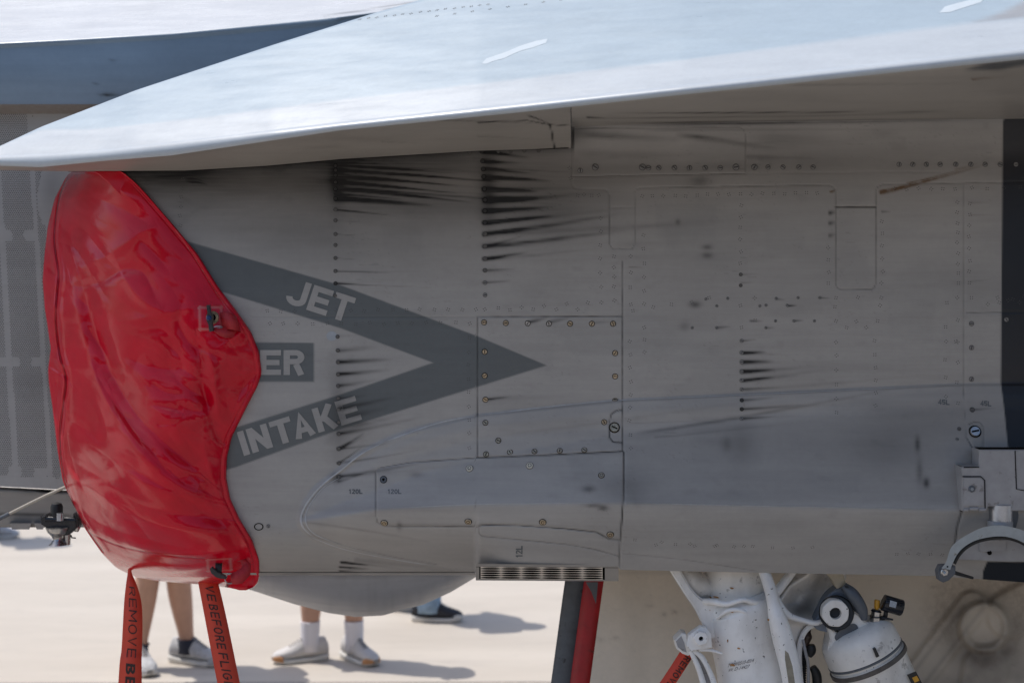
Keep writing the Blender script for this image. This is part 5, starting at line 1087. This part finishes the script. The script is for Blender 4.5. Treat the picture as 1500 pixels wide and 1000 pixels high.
for path, w_, amp, sk in [
    ([(118, 410), (130, 450), (146, 500), (168, 556), (205, 612), (250, 655), (290, 690)], 13, .020, .35),
    ([(105, 420), (116, 470), (130, 520), (155, 585), (195, 640), (240, 682)], 14, -.018, -.3),
    ([(140, 420), (160, 480), (185, 540), (220, 590), (262, 632)], 16, -.012, .2),
    ([(165, 575), (195, 632), (222, 668), (260, 700), (290, 716)], 11, .011, .4),
    ([(110, 640), (150, 660), (200, 700), (250, 720), (300, 730)], 14, -.012, .3),
    ([(102, 672), (150, 700), (200, 735), (260, 752), (325, 760)], 13, .012, .3),
    ([(104, 700), (140, 720), (190, 752), (250, 772), (330, 782)], 10, -.012, .2),
    ([(116, 740), (150, 768), (200, 785), (260, 800), (300, 805)], 8, .009, .2),
    ([(122, 768), (170, 790), (230, 808), (300, 812), (360, 800)], 7, -.009, .2),
    ([(150, 800), (200, 818), (260, 826), (320, 822)], 5, .006, .3),
    ([(168, 828), (230, 836), (280, 834), (342, 818)], 4, -.008, .5),
    ([(288, 495), (294, 530), (296, 560), (306, 600), (318, 636), (330, 650)], 9, .014, .2),
    ([(302, 500), (312, 540), (316, 580), (322, 620)], 9, -.010, 0),
    ([(343, 600), (350, 580), (362, 560), (376, 548)], 6, .008, .3),
    ([(268, 440), (262, 470), (276, 500), (300, 512)], 7, .008, 0),
    ([(330, 445), (348, 470), (352, 486), (335, 498)], 8, -.016, .2),
    ([(120, 390), (160, 372), (200, 345), (230, 330)], 10, -.008, .2),
    ([(116, 420), (150, 412), (180, 396), (210, 400), (230, 440)], 8, .009, .2),
    ([(170, 380), (190, 420), (215, 445), (240, 455)], 10, -.010, .2),
    ([(90, 300), (130, 290), (170, 300), (220, 330)], 12, .008, 0), ([(95, 275), (130, 262), (165, 270), (200, 300)], 10, -.007, .2),
    ([(68, 390), (80, 400), (86, 415)], 5, .010, .2), ([(64, 440), (80, 450), (90, 470), (92, 500)], 6, -.008, .3), ([(72, 535), (84, 542), (96, 552), (108, 566)], 4, .010, .4), ([(70, 520), (84, 528), (98, 540)], 4, -.009, .2),
    ([(82, 560), (96, 600), (92, 650)], 7, -.010, .2), ([(88, 640), (98, 680), (112, 720), (124, 760)], 6, -.012, .3), ([(98, 640), (108, 680), (124, 720)], 5, .008, .3),
    ([(220, 560), (245, 575), (270, 578)], 5, .005, 0), ([(215, 592), (250, 598), (268, 604)], 5, .005, .3), ([(230, 622), (258, 620)], 4, .004, .3), ([(240, 500), (262, 520), (268, 545)], 6, .005, 0),
    ([(100, 615), (130, 632), (150, 650)], 6, .007, .2), ([(140, 585), (150, 610), (158, 640)], 5, -.005, .2), ([(130, 650), (160, 672), (180, 700)], 5, .005, .3),
    ([(350, 780), (362, 800), (368, 830), (360, 856)], 5, -.010, .2), ([(340, 820), (360, 815), (366, 835), (350, 858)], 5, .010, 0),
    ([(300, 640), (300, 660), (312, 700), (330, 740), (355, 770)], 9, -.006, .2), ([(200, 345), (230, 375), (250, 400)], 10, .007, .2), ([(190, 470), (240, 460), (280, 450)], 8, -.006, .2), ([(180, 520), (230, 540), (280, 540)], 10, .005, .2)]:
    fold(path, w_, amp, sk)
# crumple noise
cr = np.zeros(Uc.shape)
for i, (sx, sy, am_, rot, sf) in enumerate([(110, 48, .0080, .6, .008), (62, 27, .0040, .95, .0012), (36, 17, .0011, .45, .0010), (18, 9, .0004, .8, .0010)]):
    c1, s1 = math.cos(rot), math.sin(rot); x = Uc*c1+Vc*s1; y = -Uc*s1+Vc*c1; nz = vnoise(x+15*vnoise(x, y, 130+i, 40, 40, 1), y, 120+i, sx, sy, 1); cr += am_*(1-2*np.sqrt(nz*nz+sf))
edgeM = smooth(0, .06, Sg)*smooth(1, .90, Sg)
Yc += cr*(.35+.65*edgeM)*(.45+.55*smooth(250, 400, Vc))*(.35+1.0*smooth(-.25, .35, vnoise(Uc, Vc, 160, 110, 110, 2)))
# piping seams
seam1 = smoothpts([(101, 255), (88, 285), (82, 320), (80, 355), (86, 400), (84, 430), (82, 470), (88, 520), (97, 556), (92, 598), (88, 640), (92, 690), (108, 740), (128, 775), (152, 808)], 4)
dse = plined(Uc, Vc, [q[:2] for q in seam1]); Yc += .006*np.clip(1.6-dse/1.4, 0, 1); Yc -= .004*np.exp(-((dse-5)/3.2)**2)
seam2 = smoothpts([(258, 338), (290, 385), (316, 428), (340, 462)], 4); dse2 = plined(Uc, Vc, [q[:2] for q in seam2]); Yc += .0008*np.clip(1.2-dse2/1.2, 0, 1)
seam3 = smoothpts([(135, 782), (180, 800), (240, 812), (300, 818)], 4); dse3 = plined(Uc, Vc, [q[:2] for q in seam3]); Yc += .003*np.clip(1.6-dse3/1.3, 0, 1)
hemd = np.abs((Rc-Uc)-9.0); Yc += .0016*np.exp(-(hemd/1.1)**2)*smooth(262, 290, Vc)
# keep above the hull where it overlaps, tuck the rim
hh_ = hY(Uc, Vc); Yc = np.where(Uc > Rc-40, np.minimum(Yc, hh_-.004), Yc)
Yc -= .006*np.exp(-((Sg-.985)/.012)**2)*smooth(1.001, .99, Sg)
Yc[:, -1] = (hY(Uc[:, -1], Vc[:, -1])+.004)
Yc[:, 0] += .05; Yc[-1, :] += .06; Yc[0, :] += .04
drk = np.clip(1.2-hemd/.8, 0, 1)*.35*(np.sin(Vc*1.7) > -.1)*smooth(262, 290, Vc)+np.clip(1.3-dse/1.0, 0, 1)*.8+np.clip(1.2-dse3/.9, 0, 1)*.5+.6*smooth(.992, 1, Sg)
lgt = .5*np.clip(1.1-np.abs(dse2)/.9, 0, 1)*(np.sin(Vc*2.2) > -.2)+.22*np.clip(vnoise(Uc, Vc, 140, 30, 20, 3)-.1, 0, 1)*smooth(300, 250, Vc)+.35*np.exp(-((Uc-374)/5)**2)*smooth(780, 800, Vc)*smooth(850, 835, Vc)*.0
dd = Yc+D0; X = np.stack([(Uc-750)*dd/FPX, Yc, EYE-(Vc-400)*dd/FPX], 2).reshape(-1, 3)
Z0 = np.zeros(Uc.size)
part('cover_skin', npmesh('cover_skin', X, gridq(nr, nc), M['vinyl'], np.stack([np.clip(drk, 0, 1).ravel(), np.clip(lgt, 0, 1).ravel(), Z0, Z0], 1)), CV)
def cY(u, v):
    """depth of the cover skin at a pixel"""
    u = np.asarray(u, float); v = np.asarray(v, float); l_, r_ = np.interp(v, vv, Lc[:, 0]), np.interp(v, vv, Rc[:, 0])
    si = np.clip((u-l_)/(r_-l_)*(nc-1), 0, nc-1.001); ri = np.clip(np.interp(v, vv, np.arange(nr)), 0, nr-1.001); a, b_ = ri.astype(int), si.astype(int); fa, fb = ri-a, si-b_
    return (Yc[a, b_]*(1-fb)+Yc[a, b_+1]*fb)*(1-fa)+(Yc[a+1, b_]*(1-fb)+Yc[a+1, b_+1]*fb)*fa
def patch(u0, v0, w_, h_, rot, mat):
    n = 12; Vv = []; ff = []
    ymin = min(float(cY(u0+(i-.5)*w_, v0+(j-.5)*h_)) for i in (0, .5, 1) for j in (0, .5, 1))
    for i in range(n+1):
        for j in range(n+1):
            x, y = (i/n-.5)*w_, (j/n-.5)*h_; u = u0+x*math.cos(rot)-y*math.sin(rot); v = v0+x*math.sin(rot)+y*math.cos(rot)
            Vv.append(W(u, v, float(cY(u, v))-.0035+.0012*(abs(i/n-.5) > .4)+.0022*(abs(i/n-.5) > .49)+.0022*(abs(j/n-.5) > .49)))
    for i in range(n):
        for j in range(n): a = i*(n+1)+j; ff.append((a, a+1, a+n+2, a+n+1))
    me = mesh('patch', Vv, ff, mat); cc = np.zeros((len(Vv), 4)); 
    for i in range(n+1):
        for j in range(n+1):
            if i in (1, n-1) or j in (1, n-1): cc[i*(n+1)+j, 1] = .5
    setcol(me, cc); return me
T1 = part('fastening_patch', patch(308.5, 466, 38, 38, -.02, M['vinyl']), CV)
y1 = float(cY(312, 466))
part('grommet', ringsolid('grommet', 311, 465, y1-.012, 5.2, 9.6, .006, M['brass'], 24), CV)
part('grommet_hole', tubem('grommet_hole', [(311, 465, y1-.007, 5.6), (311, 465, y1-.0062, 5.6)], M['dark'], 16), CV)
part('toggle_handle', platem('toggle_handle', [(302, 447), (307, 446.5), (309, 458), (311.5, 462), (311.5, 469), (311, 474), (312.5, 485), (306.5, 486), (305, 476), (302, 469), (302, 463), (303.5, 458)], y1-.038, .012, M['handle'], 1.0), CV)
part('toggle_cap', tubem('toggle_cap', [(306, 465.5, y1-.036, 4), (306, 465.5, y1-.042, 3.8), (306, 465.5, y1-.044, 2.6)], M['bluecap'], 18), CV)
part('toggle_stem', tubem('toggle_stem', [(308.5, 465.5, y1-.03, 3), (311, 465, y1, 3)], M['handle'], 12), CV)
part('split_ring', tubem('split_ring', smoothpts([(309, 481, y1-.03, .7), (316, 478, y1-.034, .7), (324, 478, y1-.03, .7), (326, 479.5, y1-.02, .7), (318, 480.5, y1-.022, .7), (310, 483, y1-.02, .7)]), M['shaft'], 8), CV)
# red webbing tab folded beside the toggle
def ribbonm(name, pts, mat, th=.0015):
    """pts: (u, v, Y, half width px, direction angle)"""
    Vv = []; ff = []
    for (u, v, Y, w_, a) in pts:
        du_2, dv_2 = math.cos(a)*w_, math.sin(a)*w_
        for t2 in (0, th): Vv += [W(u-du_2, v-dv_2, Y+t2), W(u+du_2, v+dv_2, Y+t2)]
    n = len(pts)
    for i in range(n-1): a = 4*i; b_ = a+4; ff += [(a, a+1, b_+1, b_), (a+2, b_+2, b_+3, a+3), (a, b_, b_+2, a+2), (a+1, a+3, b_+3, b_+1)]
    return mesh(name, Vv, ff, mat)
part('webbing_tab', ribbonm('webbing_tab', [(324, 470, y1-.004, 12, 1.4), (330, 469, y1-.018, 13, 1.4), (337, 470, y1-.026, 13, 1.35), (344, 472, y1-.020, 13, 1.3), (349, 474, y1-.004, 13, 1.25), (352, 476, y1+.012, 12, 1.2)], M['strap']), CV)
part('webbing_tab', ribbonm('webbing_tab', [(311, 482, y1-.022, 5, .9), (318, 486, y1-.026, 7, 1.0), (328, 488, y1-.024, 8, 1.2), (338, 487, y1-.012, 8, 1.3), (348, 482, y1+.004, 8, 1.3)], M['strap']), CV)
y2 = float(cY(320, 828))
part('fastening_patch', patch(321, 827, 40, 20, -.05, M['vinyl']), CV)
part('grommet', ringsolid('grommet', 321, 819.5, y2-.014, 4.5, 9, .006, M['brass'], 24), CV)
part('grommet_hole', tubem('grommet_hole', [(321, 819.5, y2-.0085, 5), (321, 819.5, y2-.008, 5)], M['dark'], 16), CV)
part('toggle_strap', ribbonm('toggle_strap', [(321, 820, y2-.010, 5, 0), (320.5, 826, y2-.026, 5, 0), (320, 834, y2-.030, 5, 0), (320, 841, y2-.028, 5, .1)], M['black'], .004), CV)
part('toggle_handle', platem('toggle_handle', [(307, 833), (310, 830), (318, 837), (326, 841), (332, 845), (331, 848), (322, 847), (316, 845), (309, 839)], y2-.042, .012, M['handle'], 1.0), CV)
part('split_ring', tubem('split_ring', smoothpts([(330, 846, y2-.036, .8), (334, 840, y2-.04, .8), (339, 839, y2-.036, .8)]), M['shaft'], 8), CV)
part('split_ring', tubem('split_ring', smoothpts([(329, 848, y2-.036, .8), (333, 853.5, y2-.034, .8), (340, 854, y2-.03, .8)]), M['shaft'], 8), CV)
part('webbing_tab', ribbonm('webbing_tab', [(338, 847, y2-.030, 8, 1.5), (346, 846, y2-.036, 9.5, 1.5), (354, 843, y2-.034, 11, 1.45), (361, 835, y2-.026, 9, .9), (360, 824, y2-.020, 8, .2), (350, 817, y2-.012, 6, -.9), (338, 816, y2-.006, 5, -1.3)], M['strap']), CV)
part('tie_cord', tubem('tie_cord', smoothpts([(107, 246, float(cY(130, 250)), 2), (113, 242.5, .13, 2.8), (119, 240, .12, 3), (126, 236.5, .14, 2)]), simple('braided_camouflage_cord', (.22, .19, .15), .7, var=.7, scale=220), 10), CV)

# ------------------------------------------------------------------ streamers hanging from the cover and the gear
def streamer(name, spine, label, text=None, tv=None, tw=None, mat=None, parent=None):
    me = ribbonm(name, spine, M['ribbon'], .0012)
    o = tag(link(name, me, parent), label, 'streamer', 'remove before flight streamers'); a = np.array(spine)
    f = lambda u, v: np.interp(np.asarray(v, float), a[:, 1], a[:, 2])
    return o, f, a
def vtext(s, o, f, a, v0, v1, k=.56, bold=.012):
    """letters read downwards, their tops to the right, bent along the ribbon"""
    bm = stroke_bm(s, bold, .72, .24 if bold < .18 else .16)
    for q in bm.verts:
        v = v0+(v1-v0)*q.co.x; c = np.interp(v, a[:, 1], a[:, 0]); w_ = np.interp(v, a[:, 1], a[:, 3]); q.co = (c+(q.co.y-.5)*2*w_*k, v+(q.co.y-.5)*1.5, q.co.z)
    _drape('lettering', bm, M['ink'], f, .0012, o, 9, False, None)
s1, f1, a1 = streamer('streamer', smoothpts([(190, 825, .46, 2.5, 0), (190, 838, .46, 3, .05), (192.5, 856, .45, 8, .05), (194.5, 880, .45, 12.5, .04), (194.5, 910, .44, 14.3, 0), (193, 950, .44, 15, 0), (191.5, 968, .43, 16, 0), (190.5, 1000, .43, 17.2, 0), (188, 1060, .42, 18, 0), (186, 1180, .41, 18, 0), (188, 1300, .42, 18, 0)], 5), 'orange red warning ribbon hanging straight down under the left side of the red intake cover')
s1.data.materials[0] = M['ribbon']
vtext('REMOVE', s1, f1, a1, 859, 962.5, .44, .105); vtext('BEFORE', s1, f1, a1, 971.5, 1085, .42, .2); vtext('FLIGHT', s1, f1, a1, 1096, 1190, .42, .2)
s2, f2, a2 = streamer('streamer', smoothpts([(298, 820, .40, 13, .1), (303, 845, .39, 14.5, .1), (307, 862, .38, 15.3, .08), (315, 900, .37, 16, .05), (323, 940, .36, 16.3, .02), (335, 1000, .35, 16.6, 0), (348, 1060, .34, 17, 0), (372, 1180, .33, 17, 0), (394, 1290, .33, 17, 0)], 5), 'orange red warning ribbon slanting down to the right under the toggle at the cover bottom')
vtext('REMOVE', s2, f2, a2, 801, 880, .42, .15); vtext('BEFORE', s2, f2, a2, 885, 950, .42, .15); vtext('FLIGHT', s2, f2, a2, 956, 1018, .42, .15)
s3, f3, a3 = streamer('streamer', [(1040, 912, YG-.01, 4, .6), (1030, 926, YG-.02, 6, .6), (1012, 950, YG-.03, 9, .6), (1004, 960, YG-.035, 10, .6), (990, 982, YG-.04, 10, .6), (974, 1006, YG-.045, 10, .6), (930, 1075, YG-.05, 10, .6)], 'red warning ribbon tied to the white landing gear bracket, blown down to the left')
bm = stroke_bm('REMOVE', .16, .7, .22)
for q in bm.verts:
    x, y = q.co.x, q.co.y; q.co = (1008-30*x+(y-.5)*8, 962+44*x+(y-.5)*5.5, q.co.z)
_drape('lettering', bm, M['ink'], f3, .0012, s3, 9, False, None)

# ------------------------------------------------------------------ people behind the aircraft
def skinmesh(name, verts, edges, radii, mat, sub=2, root=0):
    """grow one continuous surface round a skeleton and bake it"""
    me = bpy.data.meshes.new(name); me.from_pydata([tuple(v) for v in verts], edges, [])
    ob = bpy.data.objects.new(name, me); COL.objects.link(ob)
    mo = ob.modifiers.new('s', 'SKIN'); mo.use_smooth_shade = True
    for i, r_ in enumerate(radii): me.skin_vertices[0].data[i].radius = (r_, r_) if not isinstance(r_, tuple) else r_
    me.skin_vertices[0].data[root].use_root = True
    m2 = ob.modifiers.new('d', 'SUBSURF'); m2.levels = sub; m2.render_levels = sub
    dg_ = bpy.context.evaluated_depsgraph_get(); dg_.update(); res = bpy.data.meshes.new_from_object(ob.evaluated_get(dg_))
    bpy.data.objects.remove(ob); bpy.data.meshes.remove(me); res.name = name; res.materials.clear(); res.materials.append(mat)
    res.polygons.foreach_set('use_smooth', np.full(len(res.polygons), True)); return res
def gpt(u, v):
    d = FPX*EYE/(v-400); return Vector(((u-750)*d/FPX, d-D0, 0))
def shoe(base, yaw, up, sole, toe, lace, sc=1.0, pitch=0.0, heelc=None):
    """returns (mesh upper, mesh sole, mesh toe cap, mesh lace); local x = toe direction, heel at -0.09"""
    Rm = Matrix.Translation(base) @ Matrix.Rotation(yaw, 4, 'Z') @ Matrix.Rotation(pitch, 4, 'Y') @ Matrix.Scale(sc, 4)
    xs = np.linspace(-.095, .195, 19); n = 14
    hw = ip([(-.095, .022), (-.08, .032), (-.03, .036), (.04, .038), (.11, .047), (.15, .045), (.18, .032), (.195, .012)], xs)
    top = ip([(-.095, .085), (-.085, .118), (-.06, .122), (-.03, .118), (.0, .124), (.03, .126), (.06, .110), (.10, .086), (.14, .070), (.17, .061), (.185, .052), (.195, .040)], xs)
    bot = ip([(-.095, .026), (.12, .022), (.17, .026), (.195, .032)], xs)
    out = []
    def sect(f_top, f_bot, hwf, x0=0, x1=19, pw=2.4):
        bm = bmesh.new(); rg = []
        for i in range(x0, x1):
            x = xs[i]; t_, b_ = f_top[i], f_bot[i]; zc = (t_+b_)/2; hh2 = (t_-b_)/2; r_ = []
            for k in range(n*2):
                a = 2*math.pi*k/(n*2); c_, s_ = math.cos(a), math.sin(a); c2 = math.copysign(abs(c_)**(2/pw), c_); s2_ = math.copysign(abs(s_)**(2/pw), s_)
                nar = 1-.42*max(0, s2_)*smooth(.055, .10, t_) if pw < 3 else 1
                r_.append(bm.verts.new(Rm @ Vector((x, c2*hwf[i]*nar, zc+s2_*hh2))))
            rg.append(r_)
        for a, b_ in zip(rg, rg[1:]):
            for k in range(n*2): j = (k+1) % (n*2); bm.faces.new((a[k], a[j], b_[j], b_[k]))
        bm.faces.new(rg[0][::-1]); bm.faces.new(rg[-1]); return bm
    u_ = bm_mesh('shoe', sect(top, bot, hw), up)
    st = ip([(-.095, .036), (-.06, .032), (.0, .026), (.10, .024), (.17, .032), (.195, .040)], xs); sb = ip([(-.095, .006), (-.08, .0), (.13, .0), (.175, .006), (.195, .018)], xs)
    s_ = bm_mesh('sole', sect(st, sb, hw+.005, pw=5), sole)
    tc = bm_mesh('toe_cap', sect(ip([(.13, .030), (.16, .050), (.18, .046), (.195, .038)], xs), sb+.001, hw+.0062, 15, 19, pw=4), toe)
    Vl, Fl = [], []
    for i in range(6):
        x = .035+i*.014; z = float(ip([(.03, .127), (.06, .111), (.10, .087), (.12, .079)], x))
        k = len(Vl); 
        for sx, sy in ((-.003, -.018), (.003, -.016), (.003, .016), (-.003, .018)): Vl.append(Rm @ Vector((x+sx, sy, z-.0035)))
        for sx, sy in ((-.003, -.006), (.003, -.006), (.003, .006), (-.003, .006)): Vl.append(Rm @ Vector((x+sx, sy, z+.003)))
        Fl += [(k, k+1, k+5, k+4), (k+2, k+3, k+7, k+6), (k+4, k+5, k+6, k+7), (k+1, k+2, k+6, k+5), (k+3, k, k+4, k+7)]
    lc = mesh('laces', Vl, Fl, lace)
    return u_, s_, tc, lc
def person(footL, yawL, footR, yawR, face, label, upm, solem, toem, lacem, sockm, sock_h, bottom, topm, H_=1.74, lift=(0, 0), knee=.03, heel=None):
    """figure standing with its ankles over the two feet"""
    base = (footL+footR)/2; o = empty('person', (base.x, base.y, 0), label, 'person')
    fwd = Vector((math.cos(face), math.sin(face), 0)); lft = Vector((-fwd.y, fwd.x, 0))
    k = H_/1.74; hip = Vector((base.x, base.y, .93*k))
    A = [footL+Vector((0, 0, .085)), footR+Vector((0, 0, .085))]
    A = [A[i]+Vector((0, 0, lift[i])) for i in (0, 1)]
    V_ = [hip, hip+fwd*.01+Vector((0, 0, .14*k)), hip+Vector((0, 0, .34*k)), hip+Vector((0, 0, .50*k)), hip+fwd*.005+Vector((0, 0, .585*k)), hip+fwd*.02+Vector((0, 0, .67*k)), hip+fwd*.015+Vector((0, 0, .745*k)), hip+Vector((0, 0, .80*k))]
    Rd = [(.135, .11), (.125, .095), (.14, .10), (.12, .09), .052, .085, .092, .055]; E = [(i, i+1) for i in range(7)]
    skin = M['skin']
    for i, s_ in ((0, 1), (1, -1)):
        a = A[i]; hj = hip+lft*s_*.09+Vector((0, 0, -.07)); kn = (hj+a)/2+fwd*knee+Vector((0, 0, .03)); kn.x = hj.x*.25+a.x*.75; kn.y = hj.y*.3+a.y*.7; b0 = len(V_)
        for p_, r_ in ((hj, .098), (hj*.5+kn*.5, .088), (kn, .066), (kn*.74+a*.26-fwd*.016, .073), (kn*.45+a*.55-fwd*.008, .060), (kn*.17+a*.83, .043), (a, .043), (a+Vector((0, 0, -.04)), .040)): V_.append(p_); Rd.append(r_)
        E += [(0, b0)]+[(b0+j, b0+j+1) for j in range(7)]
        sh = hip+lft*s_*.17*k+Vector((0, 0, .49*k)); el = sh+lft*s_*.05+Vector((0, 0, -.29*k))-fwd*.03; wr = el+fwd*.10+Vector((0, 0, -.23*k)); hd = wr+fwd*.03+Vector((0, 0, -.08)); b1 = len(V_)
        for p_, r_ in ((sh, .058), ((sh+el)/2, .046), (el, .038), ((el+wr)/2, .035), (wr, .026), (wr*.5+hd*.5, (.036, .02)), (hd, (.036, .018))): V_.append(p_); Rd.append(r_)
        E += [(3, b1)]+[(b1+j, b1+j+1) for j in range(6)]
        for fi in range(4):
            q0 = len(V_); off = fwd*(.024-.016*fi); L_ = (.034, .039, .036, .028)[fi]
            V_ += [hd+off+Vector((0, 0, -L_)), hd+off-lft*s_*.012+Vector((0, 0, -2*L_))]; Rd += [.009, .007]; E += [(b1+6, q0), (q0, q0+1)]
        q0 = len(V_); V_ += [wr+fwd*.045+Vector((0, 0, -.045)), wr+fwd*.055+Vector((0, 0, -.085))]; Rd += [.010, .008]; E += [(b1+5, q0), (q0, q0+1)]
    part('body', skinmesh('body', V_, E, Rd, skin, 2), o)
    hc = V_[6]
    # face: eyes, nose, mouth, ears, hair
    def ball(nm, c, r3, m_):
        bm = bmesh.new(); bmesh.ops.create_uvsphere(bm, u_segments=16, v_segments=10, radius=1); 
        rot = Matrix.Rotation(face, 4, 'Z')
        for q in bm.verts: q.co = rot @ Vector((q.co.x*r3[0], q.co.y*r3[1], q.co.z*r3[2]))+c
        return part(nm, bm_mesh(nm, bm, m_), o)
    for s_ in (1, -1): ball('eye', hc+fwd*.083+lft*s_*.032+Vector((0, 0, -.02)), (.012, .014, .009), M['sole']); ball('pupil', hc+fwd*.094+lft*s_*.032+Vector((0, 0, -.02)), (.004, .006, .006), M['ink']); ball('ear', hc+lft*s_*.088+Vector((0, 0, -.03)), (.018, .008, .03), skin)
    ball('nose', hc+fwd*.100+Vector((0, 0, -.04)), (.016, .012, .024), skin); ball('mouth', hc+fwd*.088+Vector((0, 0, -.082)), (.008, .024, .006), M['strap'])
    ball('hair', hc-fwd*.018+Vector((0, 0, .028)), (.098, .098, .092), M['hair'])
    # clothing
    top = [(V_[0]+Vector((0, 0, -.10)), (.165, .13)), (V_[0]+Vector((0, 0, .02)), (.16, .125)), (V_[1], (.150, .115)), (V_[2], (.165, .12)), (V_[3]+Vector((0, 0, -.01)), (.155, .11)), (V_[3]+Vector((0, 0, .045)), (.08, .075))]
    def garment(nm, rings_, m_, fold_=.0, n=28):
        bm = bmesh.new(); rg = []
        for j, (c, (rx, ry)) in enumerate(rings_):
            rg.append([bm.verts.new(c+lft*math.cos(2*math.pi*i/n)*rx*(1+fold_*math.sin(3*i+j*2))+fwd*math.sin(2*math.pi*i/n)*ry*(1+fold_*math.cos(2*i+j*3))) for i in range(n)])
        for a, b_ in zip(rg, rg[1:]):
            for i in range(n): bm.faces.new((a[i], a[(i+1) % n], b_[(i+1) % n], b_[i]))
        me = bm_mesh(nm, bm, m_); ob = part(nm, me, o); md = ob.modifiers.new('t', 'SOLIDIFY'); md.thickness = .004; return ob
    garment('shirt', top, topm, .02)
    for i, s_ in ((0, 1), (1, -1)):
        sh = hip+lft*s_*.15*k+Vector((0, 0, .505*k)); el = sh+lft*s_*.065+Vector((0, 0, -.24*k))-fwd*.02
        garment('sleeve', [(sh, (.062, .07)), ((sh+el)/2, (.066, .068)), (el, (.064, .062))], topm, .03)
        a = A[i]; hj = hip+lft*s_*.09+Vector((0, 0, -.02)); kn = (hj+a)/2+fwd*knee+Vector((0, 0, .03)); kn.x = hj.x*.25+a.x*.75; kn.y = hj.y*.3+a.y*.7
        if bottom[0] == 'long':
            garment('trouser_leg', [(hj, (.105, .12)), ((hj+kn)/2, (.10, .105)), (kn, (.082, .085)), (kn*.55+a*.45, (.076, .078)), (kn*.22+a*.78, (.070, .073)), (kn*.12+a*.88, (.074, .077)), (kn*.05+a*.95, (.068, .075)), (a+Vector((0, 0, -.03)), (.066, .076))], bottom[1], .05)
        else: garment('shorts_leg', [(hj, (.105, .12)), ((hj+kn)/2, (.105, .11)), (kn+Vector((0, 0, .05)), (.10, .10))], bottom[1], .04)
        if sock_h: 
            garment('sock', [(a+Vector((0, 0, -.03)), (.052, .058)), (a+Vector((0, 0, .03)), (.049, .054)), (a*(1-.3)+kn*.3*1.0 if False else a+(kn-a)*sock_h, (.053, .056)), (a+(kn-a)*(sock_h+.004), (.048, .050))], sockm, .01)
        ft, yw = ((footL, yawL), (footR, yawR))[i]
        us_, so_, tc_, lc_ = shoe(ft+Vector((0, 0, lift[i])), yw, upm, solem, toem, lacem, H_/1.74*1.08, 0)
        so = part('shoe', us_, o)
        for nm, q in (('sole', so_), ('toe_cap', tc_), ('laces', lc_)): part(nm, q, so)
        if heel is not None:
            pass
    garment('waistband', [(V_[0]+Vector((0, 0, -.16)), (.12, .10)), (V_[0]+Vector((0, 0, -.08)), (.165, .135)), (V_[0]+Vector((0, 0, .06)), (.155, .12))], bottom[1], .01)
    return o
person(gpt(203, 979), R(-60), gpt(275, 970), R(-22), R(-55), 'bare legged person in shorts, navy ankle socks and grey running shoes, behind the streamers', M['shoeg'], M['sole'], M['shoeg'], M['lace'], M['sockn'], .10, ('short', M['shorts']), M['shirtb'], 1.80)
person(gpt(519, 966), R(-50), gpt(454, 967), R(200), R(-95), 'person in high white socks and pale tan-toed shoes, feet pointing apart', M['shoe'], M['sole'], M['gum'], M['lace'], M['sock'], .30, ('short', M['shortsn']), M['shirt'], 1.70)
person(gpt(628, 909), R(-3), gpt(592, 893), R(10), R(0), 'person walking right in light blue jeans and black canvas shoes with white soles', M['shoeb'], M['sole'], M['sole'], M['sole'], M['sockn'], 0, ('long', M['jeans']), M['shirt'], 1.72)
person(gpt(-45, 790), R(-10), gpt(-12, 788), R(10), R(0), 'person far off at the left edge, only the tip of a shoe in view', M['shoeg'], M['sole'], M['shoeg'], M['lace'], M['sock'], .2, ('long', M['shortsn']), M['shirtb'], 1.75)

# ------------------------------------------------------------------ hangar added out of view behind the camera to darken the cover's reflections
def unseen_hangar(x0, x1, y, h, label):
    o = empty('hangar', ((x0+x1)/2, y, 0), label, 'hangar', 'hangars facing the apron'); n = 14; prof_ = [(y, 0), (y, h)]
    bm = bmesh.new(); A_1 = [bm.verts.new(p) for p in ((x0, y, 0), (x0, y, h*.72), (x0, y-14, h), (x0, y-28, h*.72), (x0, y-28, 0))]; B_1 = [bm.verts.new(p) for p in ((x1, y, 0), (x1, y, h*.72), (x1, y-14, h), (x1, y-28, h*.72), (x1, y-28, 0))]
    for i in range(4): bm.faces.new((A_1[i], A_1[i+1], B_1[i+1], B_1[i]))
    bm.faces.new(A_1); bm.faces.new(B_1[::-1]); part('shell', bm_mesh('shell', bm, M['hangar'], False), o)
    k = 6; w_ = (x1-x0-4)/k
    dm = None
    for i in range(k):
        me = mesh('door_leaf', [(-w_/2+.15, 0, 0), (w_/2-.15, 0, 0), (w_/2-.15, 0, h*.6), (-w_/2+.15, 0, h*.6), (-w_/2+.15, -.2, 0), (w_/2-.15, -.2, 0), (w_/2-.15, -.2, h*.6), (-w_/2+.15, -.2, h*.6)], [(0, 1, 2, 3), (0, 3, 7, 4), (1, 5, 6, 2), (3, 2, 6, 7)], M['hangard'], sm=False) if dm is None else dm
        dm = me; q = bpy.data.objects.new('door_leaf', me); COL.objects.link(q); q.parent = o; q.location = Vector((x0+2+w_*(i+.5), y+.25, 0))-Vector(o.location)
M['hangar'] = simple('weathered_hangar_cladding', (.13, .12, .11), .7, var=.15, scale=1); M['hangard'] = simple('dark_hangar_door', (.05, .05, .055), .6, var=.15, scale=1)
unseen_hangar(-62, -22, -34, 13, 'grey hangar behind the viewer, left of its twin'); unseen_hangar(-19, 21, -34, 13, 'grey hangar straight behind the viewer'); unseen_hangar(24, 64, -34, 13, 'grey hangar behind the viewer, right of its twin')
